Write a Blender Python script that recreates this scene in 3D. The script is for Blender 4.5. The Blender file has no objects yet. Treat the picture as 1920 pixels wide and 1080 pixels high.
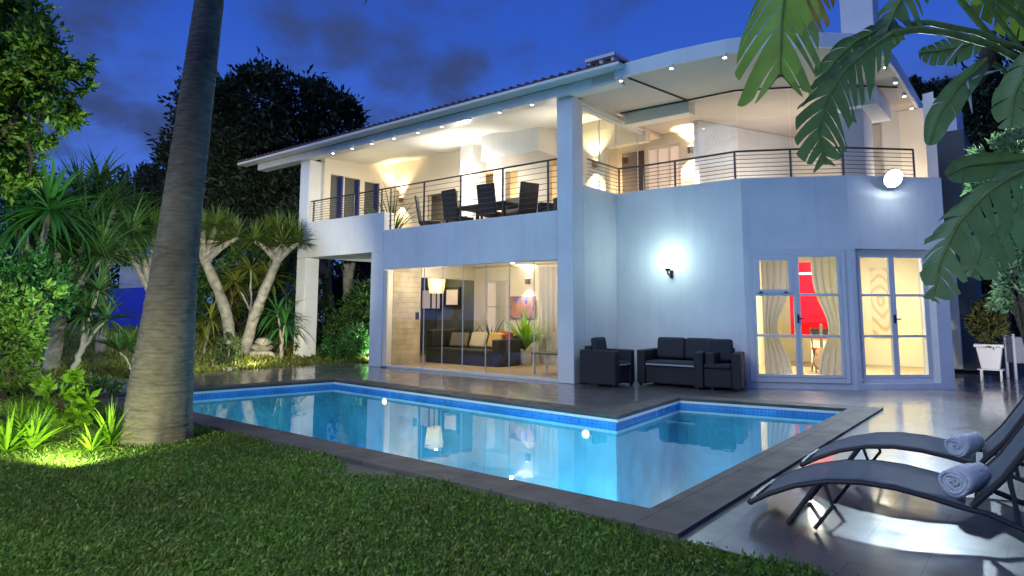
import bpy, bmesh, math, random
import numpy as np
from mathutils import Vector, Matrix
R = math.radians
random.seed(7); rng = np.random.default_rng(7)
sc = bpy.context.scene
COL = sc.collection

# ------------------------------------------------------------------ camera
F, CY, PI_, RO, YA = 1228.9, 446.3, .1115, .0043, .6825      # focal length in px of a 1920 wide frame
CAM = Vector((6.4465, -9.6532, 1.25))
def ray(px, py):
    xx, yy = (px-960)/F, (py-CY)/F
    r = xx*math.cos(RO)+yy*math.sin(RO); up = xx*math.sin(RO)-yy*math.cos(RO)
    fw = math.cos(PI_)-up*math.sin(PI_); z = math.sin(PI_)+up*math.cos(PI_)
    return Vector((r*math.cos(YA)-fw*math.sin(YA), r*math.sin(YA)+fw*math.cos(YA), z))
def aty(px, py, y): d = ray(px, py); return CAM+d*((y-CAM.y)/d.y)
def atx(px, py, x): d = ray(px, py); return CAM+d*((x-CAM.x)/d.x)
def atz(px, py, z=0.): d = ray(px, py); return CAM+d*((z-CAM.z)/d.z)
def att(px, py, t): return CAM+ray(px, py)*t

cd = bpy.data.cameras.new("camera"); cam = bpy.data.objects.new("camera", cd); COL.objects.link(cam)
cd.sensor_width = 36; cd.lens = F/1920*36; cd.shift_y = -(540-CY)/1920; cd.clip_end = 3000; cd.clip_start = .05
r0 = Vector((math.cos(YA), math.sin(YA), 0)); f0 = Vector((-math.sin(YA), math.cos(YA), 0)); z0 = Vector((0,0,1))
fw = f0*math.cos(PI_)+z0*math.sin(PI_); up = z0*math.cos(PI_)-f0*math.sin(PI_)
rr = r0*math.cos(RO)+up*math.sin(RO); uu = up*math.cos(RO)-r0*math.sin(RO)
cam.matrix_world = Matrix(((rr.x,uu.x,-fw.x,CAM.x),(rr.y,uu.y,-fw.y,CAM.y),(rr.z,uu.z,-fw.z,CAM.z),(0,0,0,1)))
sc.camera = cam

# ------------------------------------------------------------------ materials
MT = {}
def mat(name, col=(.5,.5,.5), rough=.6, metal=0., var=0., vscale=3., bump=0., bscale=20., island=0., trans=0., emit=None, es=0., spec=.5, coords='Object', sheen=0.):
    m = bpy.data.materials.new(name); m.use_nodes = True; MT[name] = m
    nt = m.node_tree; N = nt.nodes; L = nt.links; b = N['Principled BSDF']
    b.inputs['Base Color'].default_value = (*col, 1); b.inputs['Roughness'].default_value = rough
    b.inputs['Metallic'].default_value = metal; b.inputs['Specular IOR Level'].default_value = spec
    if sheen: b.inputs['Sheen Weight'].default_value = sheen
    tc = N.new('ShaderNodeTexCoord')
    last = None
    if var:
        n = N.new('ShaderNodeTexNoise'); n.inputs['Scale'].default_value = vscale; n.inputs['Detail'].default_value = 6
        L.new(tc.outputs[coords], n.inputs['Vector'])
        rp = N.new('ShaderNodeMapRange'); rp.inputs[1].default_value = .3; rp.inputs[2].default_value = .7
        rp.inputs[3].default_value = 1-var; rp.inputs[4].default_value = 1+var
        L.new(n.outputs['Fac'], rp.inputs[0]); last = rp.outputs[0]
    if island:
        g = N.new('ShaderNodeNewGeometry'); rp = N.new('ShaderNodeMapRange')
        rp.inputs[3].default_value = 1-island; rp.inputs[4].default_value = 1+island
        L.new(g.outputs['Random Per Island'], rp.inputs[0])
        if last:
            mu = N.new('ShaderNodeMath'); mu.operation = 'MULTIPLY'; L.new(last, mu.inputs[0]); L.new(rp.outputs[0], mu.inputs[1]); last = mu.outputs[0]
        else: last = rp.outputs[0]
    colout = None
    if last:
        mx = N.new('ShaderNodeVectorMath'); mx.operation = 'SCALE'; mx.inputs[0].default_value = col
        L.new(last, mx.inputs['Scale']); L.new(mx.outputs[0], b.inputs['Base Color']); colout = mx.outputs[0]
    if bump:
        n = N.new('ShaderNodeTexNoise'); n.inputs['Scale'].default_value = bscale; n.inputs['Detail'].default_value = 5
        L.new(tc.outputs[coords], n.inputs['Vector'])
        bp = N.new('ShaderNodeBump'); bp.inputs['Strength'].default_value = bump; bp.inputs['Distance'].default_value = .02
        L.new(n.outputs['Fac'], bp.inputs['Height']); L.new(bp.outputs[0], b.inputs['Normal'])
    if trans:
        t = N.new('ShaderNodeBsdfTranslucent'); t.inputs['Color'].default_value = (min(1,col[0]*1.6), min(1,col[1]*1.6), col[2]*.8, 1)
        ms = N.new('ShaderNodeMixShader'); ms.inputs[0].default_value = trans
        L.new(b.outputs[0], ms.inputs[1]); L.new(t.outputs[0], ms.inputs[2]); L.new(ms.outputs[0], N['Material Output'].inputs['Surface'])
    if emit:
        b.inputs['Emission Color'].default_value = (*emit, 1); b.inputs['Emission Strength'].default_value = es
    return m

def tiles(name, c1, c2, mortar, w, h, rough=(.2,.45), bump=.3, off=.5, rotz=0., msize=.004, spec=.5):
    m = mat(name, c1, .3); nt = m.node_tree; N = nt.nodes; L = nt.links; b = N['Principled BSDF']
    b.inputs['Specular IOR Level'].default_value = spec
    tc = N.new('ShaderNodeTexCoord'); mp = N.new('ShaderNodeMapping'); mp.inputs['Rotation'].default_value = (0,0,rotz)
    L.new(tc.outputs['Object'], mp.inputs[0])
    br = N.new('ShaderNodeTexBrick'); br.offset = off
    br.inputs['Color1'].default_value = (*c1,1); br.inputs['Color2'].default_value = (*c2,1); br.inputs['Mortar'].default_value = (*mortar,1)
    br.inputs['Scale'].default_value = 1; br.inputs['Mortar Size'].default_value = msize; br.inputs['Brick Width'].default_value = w; br.inputs['Row Height'].default_value = h
    L.new(mp.outputs[0], br.inputs['Vector'])
    n = N.new('ShaderNodeTexNoise'); n.inputs['Scale'].default_value = 2.5; n.inputs['Detail'].default_value = 8; L.new(tc.outputs['Object'], n.inputs['Vector'])
    rp = N.new('ShaderNodeMapRange'); rp.inputs[1].default_value=.3; rp.inputs[2].default_value=.7; rp.inputs[3].default_value=.75; rp.inputs[4].default_value=1.25
    L.new(n.outputs['Fac'], rp.inputs[0])
    mx = N.new('ShaderNodeVectorMath'); mx.operation='SCALE'; L.new(br.outputs['Color'], mx.inputs[0]); L.new(rp.outputs[0], mx.inputs['Scale']); L.new(mx.outputs[0], b.inputs['Base Color'])
    r2 = N.new('ShaderNodeMapRange'); r2.inputs[1].default_value=.3; r2.inputs[2].default_value=.7; r2.inputs[3].default_value=rough[0]; r2.inputs[4].default_value=rough[1]
    n2 = N.new('ShaderNodeTexNoise'); n2.inputs['Scale'].default_value = 6; n2.inputs['Detail'].default_value = 6; L.new(tc.outputs['Object'], n2.inputs['Vector'])
    L.new(n2.outputs['Fac'], r2.inputs[0]); L.new(r2.outputs[0], b.inputs['Roughness'])
    bp = N.new('ShaderNodeBump'); bp.inputs['Strength'].default_value=bump; bp.inputs['Distance'].default_value=.006
    ad = N.new('ShaderNodeMath'); ad.operation='SUBTRACT'
    n3 = N.new('ShaderNodeTexNoise'); n3.inputs['Scale'].default_value = 9; n3.inputs['Detail'].default_value = 6; L.new(tc.outputs['Object'], n3.inputs['Vector'])
    L.new(n3.outputs['Fac'], ad.inputs[0]); L.new(br.outputs['Fac'], ad.inputs[1]); L.new(ad.outputs[0], bp.inputs['Height']); L.new(bp.outputs[0], b.inputs['Normal'])
    return m

mat('plaster', (.74,.74,.75), .85, var=.08, vscale=1.1, bump=.12, bscale=35)
mat('plaster_warm', (.76,.70,.60), .85, var=.05, vscale=1.2, bump=.15, bscale=30)
mat('soffit_beige', (.60,.52,.45), .8, var=.06, vscale=1.2, bump=.3, bscale=2.5)
mat('ceiling', (.78,.76,.71), .8, var=.05, vscale=1.5, bump=.25, bscale=3)
mat('room_cream', (.80,.74,.55), .85, var=.04, vscale=1.5)
mat('white_paint', (.72,.72,.72), .4)
mat('fascia', (.66,.66,.66), .5, var=.08, vscale=4)
mat('steel_dark', (.03,.03,.034), .55, 0., spec=.3)
mat('rail_metal', (.085,.075,.075), .45, .4)
mat('black_metal', (.012,.012,.014), .4)
mat('roof_tile', (.13,.06,.05), .8, var=.35, vscale=9)
mat('rattan', (.016,.016,.021), .55, bump=.8, bscale=90, var=.3, vscale=30)
mat('cushion', (.03,.03,.042), .9, bump=.2, bscale=60)
mat('cushion_light', (.35,.36,.4), .9)
mat('sofa_black', (.012,.012,.012), .6)
mat('cush_cream', (.6,.5,.33), .9); mat('cush_yellow', (.55,.36,.1), .9); mat('cush_red', (.4,.05,.03), .9); mat('cush_taupe', (.12,.1,.08), .9)
mat('curtain', (.56,.54,.56), .9, trans=.12, var=.06)
mat('red_cloth', (.36,.003,.003), .9, spec=.05, var=.12, vscale=4)
mat('blue_shutter', (.03,.045,.22), .5)
mat('dark_door', (.06,.03,.03), .5)
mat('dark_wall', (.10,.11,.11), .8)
mat('blind', (.62,.52,.45), .6, emit=(1,.75,.62), es=.25)  # no lamp: a faint warm glow is put into the blind
mat('wood', (.22,.12,.05), .5, var=.3, vscale=12)
mat('floor_int', (.42,.30,.15), .35, var=.1, vscale=3)
mat('towel', (.86,.86,.88), .95, bump=.9, bscale=140, var=.08, vscale=20)
mat('sling', (.15,.18,.225), .9, bump=.4, bscale=220, spec=.05)
mat('pot_white', (.68,.66,.74), .4)
mat('blue_wall', (.004,.02,.42), .6, var=.08)
mat('garden_wall', (.42,.4,.45), .9, var=.15, vscale=1.5)
mat('rock', (.30,.27,.22), .9, var=.4, vscale=5, bump=.8, bscale=12)
mat('rock_white', (.6,.6,.58), .9, var=.15, vscale=5, bump=.5, bscale=12)
mat('soil', (.03,.035,.015), .95, var=.5, vscale=2, bump=.8, bscale=8)
mat('turf', (.03,.06,.01), .95, var=.5, vscale=1.3, bump=.9, bscale=30)
mat('bed_turf', (.085,.115,.025), .95, var=.5, vscale=1.6, bump=.9, bscale=14)
mat('grass', (.075,.165,.02), .6, island=.55, trans=.3, var=.45, vscale=.8)
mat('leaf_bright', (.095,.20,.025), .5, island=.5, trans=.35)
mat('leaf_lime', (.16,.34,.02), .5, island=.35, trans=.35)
mat('leaf_mid', (.04,.10,.02), .45, island=.5, trans=.2)
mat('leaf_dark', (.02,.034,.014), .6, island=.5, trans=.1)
mat('leaf_strap', (.05,.12,.035), .4, island=.5, trans=.2)
mat('leaf_strap_y', (.15,.17,.025), .45, island=.5, trans=.25)
mat('leaf_dragon', (.085,.135,.03), .45, island=.5, trans=.25)
mat('leaf_green', (.04,.15,.03), .45, island=.4, trans=.25)
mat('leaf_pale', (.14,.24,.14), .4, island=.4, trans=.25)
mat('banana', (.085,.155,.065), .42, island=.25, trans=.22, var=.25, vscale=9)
mat('banana_lit', (.15,.24,.05), .42, island=.2, trans=.4, var=.3, vscale=9)  # paler copy of banana, its lit look put into the colour
mat('banana_brown', (.16,.12,.03), .5, island=.3, trans=.3, var=.4, vscale=9)
mat('stalk', (.13,.2,.04), .65, var=.3, vscale=12)
mat('spathe', (.55,.58,.62), .4)
mat('topiary_leaf', (.03,.055,.012), .6, island=.5)
mat('conifer', (.075,.08,.018), .7, island=.5)
mat('bark_dragon', (.25,.23,.20), .9, var=.4, vscale=7, bump=1, bscale=14)
mat('bark_dark', (.06,.045,.035), .9, var=.4, vscale=7, bump=1, bscale=14)
mat('lamp_white', (1,1,1), .5, emit=(1,.98,.93), es=14)
mat('globe', (1,1,1), .5, emit=(.86,1,.95), es=5)
mat('flood', (1,1,1), .5, emit=(.8,.93,1), es=60)
mat('pool_bulb', (1,1,1), .5, emit=(.95,.98,1), es=35)
mat('warm_bulb', (1,1,1), .5, emit=(1,.8,.5), es=12)
tiles('deck', (.12,.112,.106), (.16,.15,.142), (.07,.065,.06), .62, .42, rough=(.30,.48), bump=.03)
for _k,_w,_r in (('deck',.85,.10),):
    _b=MT[_k].node_tree.nodes['Principled BSDF']; _b.inputs['Coat Weight'].default_value=_w; _b.inputs['Coat Roughness'].default_value=_r; _b.inputs['Coat IOR'].default_value=1.5
tiles('coping', (.075,.071,.069), (.09,.085,.082), (.02,.02,.02), .5, .8, rough=(.6,.8), bump=.25, off=0, spec=.25)
tiles('pool_band', (.05,.24,.66), (.07,.30,.72), (.16,.40,.74), .06, .06, rough=(.15,.3), bump=.05, off=0, msize=.003)
_m=MT['pool_band']; _N=_m.node_tree.nodes; _L=_m.node_tree.links
_mp=[n for n in _N if n.type=='MAPPING'][0]; _tc=[n for n in _N if n.type=='TEX_COORD'][0]
_sx=_N.new('ShaderNodeSeparateXYZ'); _cx=_N.new('ShaderNodeCombineXYZ'); _ad=_N.new('ShaderNodeMath'); _ad.operation='ADD'
_L.new(_tc.outputs['Object'],_sx.inputs[0]); _L.new(_sx.outputs[0],_ad.inputs[0]); _L.new(_sx.outputs[1],_ad.inputs[1]); _L.new(_ad.outputs[0],_cx.inputs[0]); _L.new(_sx.outputs[2],_cx.inputs[1]); _L.new(_cx.outputs[0],_mp.inputs[0])
tiles('stone_clad', (.46,.39,.28), (.54,.47,.35), (.43,.37,.27), .5, .12, rough=(.7,.9), bump=.9)

_m=MT['stone_clad']; _N=_m.node_tree.nodes; _L=_m.node_tree.links
_mp=[n for n in _N if n.type=='MAPPING'][0]; _tc=[n for n in _N if n.type=='TEX_COORD'][0]
_sx=_N.new('ShaderNodeSeparateXYZ'); _cx=_N.new('ShaderNodeCombineXYZ')
_L.new(_tc.outputs['Object'],_sx.inputs[0]); _L.new(_sx.outputs[1],_cx.inputs[0]); _L.new(_sx.outputs[2],_cx.inputs[1]); _L.new(_cx.outputs[0],_mp.inputs[0])
tiles('pool_tile_in', (.24,.66,.80), (.27,.70,.82), (.34,.74,.84), .25, .25, rough=(.4,.6), bump=.05, off=0, msize=.004)
# palm bark: rings + vertical fissures
def palm_bark():
    m = mat('bark_palm', (.092,.083,.076), .95); N = m.node_tree.nodes; L = m.node_tree.links; b = N['Principled BSDF']
    tc = N.new('ShaderNodeTexCoord')
    w = N.new('ShaderNodeTexWave'); w.bands_direction='Z'; w.inputs['Scale'].default_value=8.5; w.inputs['Distortion'].default_value=5.5; w.inputs['Detail'].default_value=5; w.inputs['Detail Scale'].default_value=3.; w.inputs['Detail Roughness'].default_value=.7
    L.new(tc.outputs['Object'], w.inputs['Vector'])
    mp = N.new('ShaderNodeMapping'); mp.inputs['Scale'].default_value=(9,9,30); L.new(tc.outputs['Object'], mp.inputs[0])
    n = N.new('ShaderNodeTexNoise'); n.inputs['Scale'].default_value=1; n.inputs['Detail'].default_value=6; L.new(mp.outputs[0], n.inputs['Vector'])
    n2 = N.new('ShaderNodeTexNoise'); n2.inputs['Scale'].default_value=2.5; n2.inputs['Detail'].default_value=5; L.new(tc.outputs['Object'], n2.inputs['Vector'])
    a = N.new('ShaderNodeMath'); a.operation='MULTIPLY_ADD'; a.inputs[1].default_value=.11; L.new(w.outputs['Fac'], a.inputs[0]); L.new(n.outputs['Fac'], a.inputs[2])
    a2 = N.new('ShaderNodeMath'); a2.operation='ADD'; L.new(a.outputs[0], a2.inputs[0]); L.new(n2.outputs['Fac'], a2.inputs[1])
    rp = N.new('ShaderNodeMapRange'); rp.inputs[1].default_value=.7; rp.inputs[2].default_value=1.55; rp.inputs[3].default_value=.45; rp.inputs[4].default_value=1.6
    L.new(a2.outputs[0], rp.inputs[0])
    mx = N.new('ShaderNodeVectorMath'); mx.operation='SCALE'; mx.inputs[0].default_value=(.092,.083,.076); L.new(rp.outputs[0], mx.inputs['Scale']); L.new(mx.outputs[0], b.inputs['Base Color'])
    bp = N.new('ShaderNodeBump'); bp.inputs['Strength'].default_value=.9; bp.inputs['Distance'].default_value=.02; L.new(a.outputs[0], bp.inputs['Height']); L.new(bp.outputs[0], b.inputs['Normal'])
palm_bark()

_m=MT['sling']; _N=_m.node_tree.nodes; _L=_m.node_tree.links; _t=_N.new('ShaderNodeBsdfTransparent'); _x=_N.new('ShaderNodeMixShader'); _x.inputs[0].default_value=.22
_L.new(_N['Principled BSDF'].outputs[0],_x.inputs[1]); _L.new(_t.outputs[0],_x.inputs[2]); _L.new(_x.outputs[0],_N['Material Output'].inputs['Surface'])
# plaster: rain streaks running down the walls
_m=MT['plaster']; _N=_m.node_tree.nodes; _L=_m.node_tree.links; _b=_N['Principled BSDF']; _o=_b.inputs['Base Color'].links[0].from_socket
_tc=_N.new('ShaderNodeTexCoord'); _mp=_N.new('ShaderNodeMapping'); _mp.inputs['Scale'].default_value=(5,5,.35); _L.new(_tc.outputs['Object'],_mp.inputs[0])
_n=_N.new('ShaderNodeTexNoise'); _n.inputs['Scale'].default_value=1.3; _n.inputs['Detail'].default_value=6; _n.inputs['Roughness'].default_value=.65; _L.new(_mp.outputs[0],_n.inputs['Vector'])
_r=_N.new('ShaderNodeMapRange'); _r.inputs[1].default_value=.5; _r.inputs[2].default_value=.75; _r.inputs[3].default_value=1.; _r.inputs[4].default_value=.91; _L.new(_n.outputs['Fac'],_r.inputs[0])
_s=_N.new('ShaderNodeVectorMath'); _s.operation='SCALE'; _L.new(_o,_s.inputs[0]); _L.new(_r.outputs[0],_s.inputs['Scale']); _L.new(_s.outputs[0],_b.inputs['Base Color'])
# grass: a share of dry straw blades and patchy tone
_m=MT['grass']; _N=_m.node_tree.nodes; _L=_m.node_tree.links; _b=_N['Principled BSDF']; _o=_b.inputs['Base Color'].links[0].from_socket
_g=_N.new('ShaderNodeNewGeometry'); _r=_N.new('ShaderNodeValToRGB'); _e=_r.color_ramp.elements; _r.color_ramp.interpolation='CONSTANT'
_e[0].position=0; _e[0].color=(0,0,0,1); _e[1].position=.93; _e[1].color=(1,1,1,1); _L.new(_g.outputs['Random Per Island'],_r.inputs[0])
_x=_N.new('ShaderNodeMix'); _x.data_type='RGBA'; _x.inputs['B'].default_value=(.20,.19,.05,1); _L.new(_r.outputs[0],_x.inputs['Factor']); _L.new(_o,_x.inputs['A'])
_tc=_N.new('ShaderNodeTexCoord'); _n=_N.new('ShaderNodeTexNoise'); _n.inputs['Scale'].default_value=2.2; _n.inputs['Detail'].default_value=4; _L.new(_tc.outputs['Object'],_n.inputs['Vector'])
_r2=_N.new('ShaderNodeMapRange'); _r2.inputs[1].default_value=.45; _r2.inputs[2].default_value=.7; _r2.inputs[3].default_value=0; _r2.inputs[4].default_value=.55; _L.new(_n.outputs['Fac'],_r2.inputs[0])
_y=_N.new('ShaderNodeMix'); _y.data_type='RGBA'; _y.inputs['B'].default_value=(.13,.17,.03,1); _L.new(_r2.outputs[0],_y.inputs['Factor']); _L.new(_x.outputs['Result'],_y.inputs['A']); _L.new(_y.outputs['Result'],_b.inputs['Base Color'])

def thin_glass(name, tint=(1,1,1), ior=1.45, rough=0., scale=1.):
    m = bpy.data.materials.new(name); m.use_nodes = True; MT[name] = m
    N = m.node_tree.nodes; L = m.node_tree.links; N.remove(N['Principled BSDF'])
    t = N.new('ShaderNodeBsdfTransparent'); t.inputs[0].default_value = (*tint,1)
    g = N.new('ShaderNodeBsdfGlossy'); g.inputs['Roughness'].default_value = rough
    fr = N.new('ShaderNodeFresnel'); fr.inputs['IOR'].default_value = ior
    ms = N.new('ShaderNodeMixShader'); mu = N.new('ShaderNodeMath'); mu.operation='MULTIPLY'; mu.inputs[1].default_value=scale; mu.use_clamp=True
    ge = N.new('ShaderNodeNewGeometry'); io = N.new('ShaderNodeMapRange'); io.inputs[3].default_value=ior; io.inputs[4].default_value=1/ior
    L.new(ge.outputs['Backfacing'], io.inputs[0]); L.new(io.outputs[0], fr.inputs['IOR'])
    L.new(fr.outputs[0], mu.inputs[0]); L.new(mu.outputs[0], ms.inputs[0]); L.new(t.outputs[0], ms.inputs[1]); L.new(g.outputs[0], ms.inputs[2])
    L.new(ms.outputs[0], N['Material Output'].inputs['Surface'])
    return m, N, L, g, fr
thin_glass('glass', (.96,.98,.97), 1.5, 0, 1.3)
m, N, L, g, fr = thin_glass('water', (.60,.90,.98), 1.95, .0, 1.15)
tc = N.new('ShaderNodeTexCoord'); n = N.new('ShaderNodeTexNoise'); n.inputs['Scale'].default_value=3.5; n.inputs['Detail'].default_value=2; L.new(tc.outputs['Object'], n.inputs['Vector'])
bp = N.new('ShaderNodeBump'); bp.inputs['Strength'].default_value=.05; bp.inputs['Distance'].default_value=.02; L.new(n.outputs['Fac'], bp.inputs['Height'])
L.new(bp.outputs[0], g.inputs['Normal']); L.new(bp.outputs[0], fr.inputs['Normal'])

def picture(name, cols, scale=3.):
    m = mat(name, cols[0], .6); N = m.node_tree.nodes; L = m.node_tree.links; b = N['Principled BSDF']
    tc = N.new('ShaderNodeTexCoord'); n = N.new('ShaderNodeTexNoise'); n.inputs['Scale'].default_value=scale; n.inputs['Detail'].default_value=3; n.inputs['Distortion'].default_value=1.5
    L.new(tc.outputs['Object'], n.inputs['Vector']); cr = N.new('ShaderNodeValToRGB'); el = cr.color_ramp.elements
    el[0].position=.3; el[0].color=(*cols[0],1); el[1].position=.7; el[1].color=(*cols[-1],1)
    for i,c in enumerate(cols[1:-1]): e = el.new(.3+.4*(i+1)/(len(cols)-1)); e.color=(*c,1)
    L.new(n.outputs['Fac'], cr.inputs[0]); L.new(cr.outputs[0], b.inputs['Base Color'])
picture('paint_abstract', [(.05,.08,.40),(.12,.14,.45),(.50,.20,.10),(.30,.22,.25),(.05,.10,.42)], 4.2)
picture('paint_grey', [(.05,.05,.05),(.12,.12,.11),(.2,.2,.18)], 3.)
# spiral panel
m = mat('paint_swirl', (.7,.5,.3), .6); N = m.node_tree.nodes; L = m.node_tree.links
tc = N.new('ShaderNodeTexCoord'); wv = N.new('ShaderNodeTexWave'); wv.wave_type='RINGS'; wv.rings_direction='Y'; wv.inputs['Scale'].default_value=1.7; wv.inputs['Distortion'].default_value=7.; wv.inputs['Detail'].default_value=1
mpp = N.new('ShaderNodeMapping'); mpp.inputs['Scale'].default_value=(1.6,1,.8); L.new(tc.outputs['Object'], mpp.inputs[0])
L.new(mpp.outputs[0], wv.inputs['Vector']); cr = N.new('ShaderNodeValToRGB'); el = cr.color_ramp.elements
el[0].position=.45; el[0].color=(.66,.60,.44,1); el[1].position=1.; el[1].color=(.50,.38,.2,1)
L.new(wv.outputs['Fac'], cr.inputs[0]); L.new(cr.outputs[0], N['Principled BSDF'].inputs['Base Color'])

# ------------------------------------------------------------------ mesh helpers
class MB:
    def __init__(s): s.v=[]; s.f=[]; s.sm=False
    def add(s, vs, fs):
        o=len(s.v); s.v += [tuple(v) for v in vs]; s.f += [tuple(i+o for i in f) for f in fs]; return s
    def box(s, x0,x1,y0,y1,z0,z1, M=None):
        vs=[Vector((x,y,z)) for z in (z0,z1) for y in (y0,y1) for x in (x0,x1)]
        if M: vs=[M@v for v in vs]
        return s.add(vs, [(0,2,3,1),(4,5,7,6),(0,1,5,4),(2,6,7,3),(0,4,6,2),(1,3,7,5)])
    def prism(s, poly, z0, z1):     # counter-clockwise plan polygon; z may be functions of (x,y)
        n=len(poly); a=z0 if callable(z0) else (lambda x,y:z0); b=z1 if callable(z1) else (lambda x,y:z1)
        vs=[(x,y,a(x,y)) for x,y in poly]+[(x,y,b(x,y)) for x,y in poly]
        return s.add(vs, [tuple(range(n-1,-1,-1)), tuple(range(n,2*n))]+[(i,(i+1)%n,n+(i+1)%n,n+i) for i in range(n)])
    def bar(s, a, b, w, h=None):    # box-section bar
        a=Vector(a); b=Vector(b); h=h or w; d=(b-a); l=d.length; d.normalize()
        u=Vector((0,0,1)) if abs(d.z)<.9 else Vector((0,1,0)); x=d.cross(u).normalized(); y=x.cross(d).normalized()
        vs=[p+x*i*w/2+y*j*h/2 for p in (a,b) for i,j in ((-1,-1),(1,-1),(1,1),(-1,1))]
        return s.add(vs, [(3,2,1,0),(4,5,6,7),(0,1,5,4),(1,2,6,5),(2,3,7,6),(3,0,4,7)])
    def tube(s, pts, rad, n=8, cap=True):
        pts=[Vector(p) for p in pts]; k=len(pts); rad=rad if hasattr(rad,'__len__') else [rad]*k
        o=len(s.v); px=None
        for i,p in enumerate(pts):
            d=(pts[min(i+1,k-1)]-pts[max(i-1,0)]).normalized()
            if px is None: px=d.cross(Vector((0,0,1)) if abs(d.z)<.9 else Vector((1,0,0))).normalized()
            else: px=(px-d*px.dot(d)).normalized()
            py=d.cross(px)
            for j in range(n):
                a=2*math.pi*j/n; s.v.append(tuple(p+px*math.cos(a)*rad[i]+py*math.sin(a)*rad[i]))
        for i in range(k-1):
            for j in range(n): s.f.append((o+i*n+j, o+i*n+(j+1)%n, o+(i+1)*n+(j+1)%n, o+(i+1)*n+j))
        if cap: s.f.append(tuple(o+j for j in range(n-1,-1,-1))); s.f.append(tuple(o+(k-1)*n+j for j in range(n)))
        s.sm=True; return s
    def lathe(s, prof, c=(0,0,0), n=20):
        o=len(s.v); k=len(prof)
        for r_,z_ in prof:
            for j in range(n):
                a=2*math.pi*j/n; s.v.append((c[0]+r_*math.cos(a), c[1]+r_*math.sin(a), c[2]+z_))
        for i in range(k-1):
            for j in range(n): s.f.append((o+i*n+j,o+i*n+(j+1)%n,o+(i+1)*n+(j+1)%n,o+(i+1)*n+j))
        s.f.append(tuple(o+j for j in range(n-1,-1,-1))); s.f.append(tuple(o+(k-1)*n+j for j in range(n)))
        s.sm=True; return s
    def build(s, name, m, parent=None, bevel=0., smooth=None, seg=2, loc=None):
        me=bpy.data.meshes.new(name); vs=s.v
        if loc is not None: vs=[(x-loc[0],y-loc[1],z-loc[2]) for x,y,z in vs]
        me.from_pydata(vs,[],s.f); me.update()
        o=bpy.data.objects.new(name,me); COL.objects.link(o)
        me.materials.append(MT[m] if isinstance(m,str) else m)
        if smooth if smooth is not None else s.sm:
            me.shade_smooth() if hasattr(me,'shade_smooth') else None
            me.set_sharp_from_angle(angle=R(40))
        if bevel:
            b=o.modifiers.new('bevel','BEVEL'); b.width=bevel; b.segments=seg; b.limit_method='ANGLE'
            me.shade_smooth(); me.set_sharp_from_angle(angle=R(50))
        if loc is not None: o.location=loc
        if parent is not None: o.parent=parent
        return o
def tag(o, label=None, cat=None, group=None, kind=None):
    if label: o['label']=label
    if cat: o['category']=cat
    if group: o['group']=group
    if kind: o['kind']=kind
    return o
def empty(name, loc=(0,0,0), rz=0., label=None, cat=None, group=None):
    o=bpy.data.objects.new(name,None); COL.objects.link(o); o.location=loc; o.rotation_euler=(0,0,rz); o.empty_display_size=.1
    return tag(o,label,cat,group)
def dup(root, loc=None, rz=None, label=None):
    def cp(o,par):
        c=o.copy(); COL.objects.link(c); c.parent=par
        for ch in [x for x in bpy.data.objects if x.parent==o]: cp(ch,c)
        return c
    c=cp(root,None)
    if loc is not None: c.location=loc
    if rz is not None: c.rotation_euler=(0,0,rz)
    if label: c['label']=label
    return c
def np_mesh(name, V, Fq, m, parent=None, smooth=False):
    """V (n,3), Fq (k,4 or 3) index array"""
    me=bpy.data.meshes.new(name); k=Fq.shape[1]
    me.vertices.add(len(V)); me.vertices.foreach_set('co', np.ascontiguousarray(V,dtype=np.float32).ravel())
    me.loops.add(Fq.size); me.loops.foreach_set('vertex_index', Fq.astype(np.int32).ravel())
    me.polygons.add(len(Fq)); me.polygons.foreach_set('loop_start', np.arange(0,Fq.size,k,dtype=np.int32))
    me.update(calc_edges=True); me.validate()
    o=bpy.data.objects.new(name,me); COL.objects.link(o); me.materials.append(MT[m])
    if smooth: me.shade_smooth()
    if parent is not None: o.parent=parent
    return o
def norm(a): return a/np.maximum(np.linalg.norm(a,axis=-1,keepdims=True),1e-9)
def leaves(P, D, Ls, Ws, fold=.25):
    """leaf blades: base P, direction D, length, width -> V,F (two quads-as-tris folded on the midrib)"""
    n=len(P); D=norm(D); U=rng.normal(size=(n,3)); S=norm(np.cross(D,U)); Nn=np.cross(S,D)
    Ls=np.broadcast_to(Ls,(n,))[:,None]; Ws=np.broadcast_to(Ws,(n,))[:,None]
    a=P; m1=P+D*Ls*.45; t=P+D*Ls-Nn*Ls*.12
    l=m1+S*Ws*.5+Nn*Ws*fold; r=m1-S*Ws*.5+Nn*Ws*fold
    V=np.stack([a,l,t,r],1).reshape(-1,3); b=np.arange(n)[:,None]*4
    return V, np.concatenate([b+[[0,1,2]], b+[[0,2,3]]],0)
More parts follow.
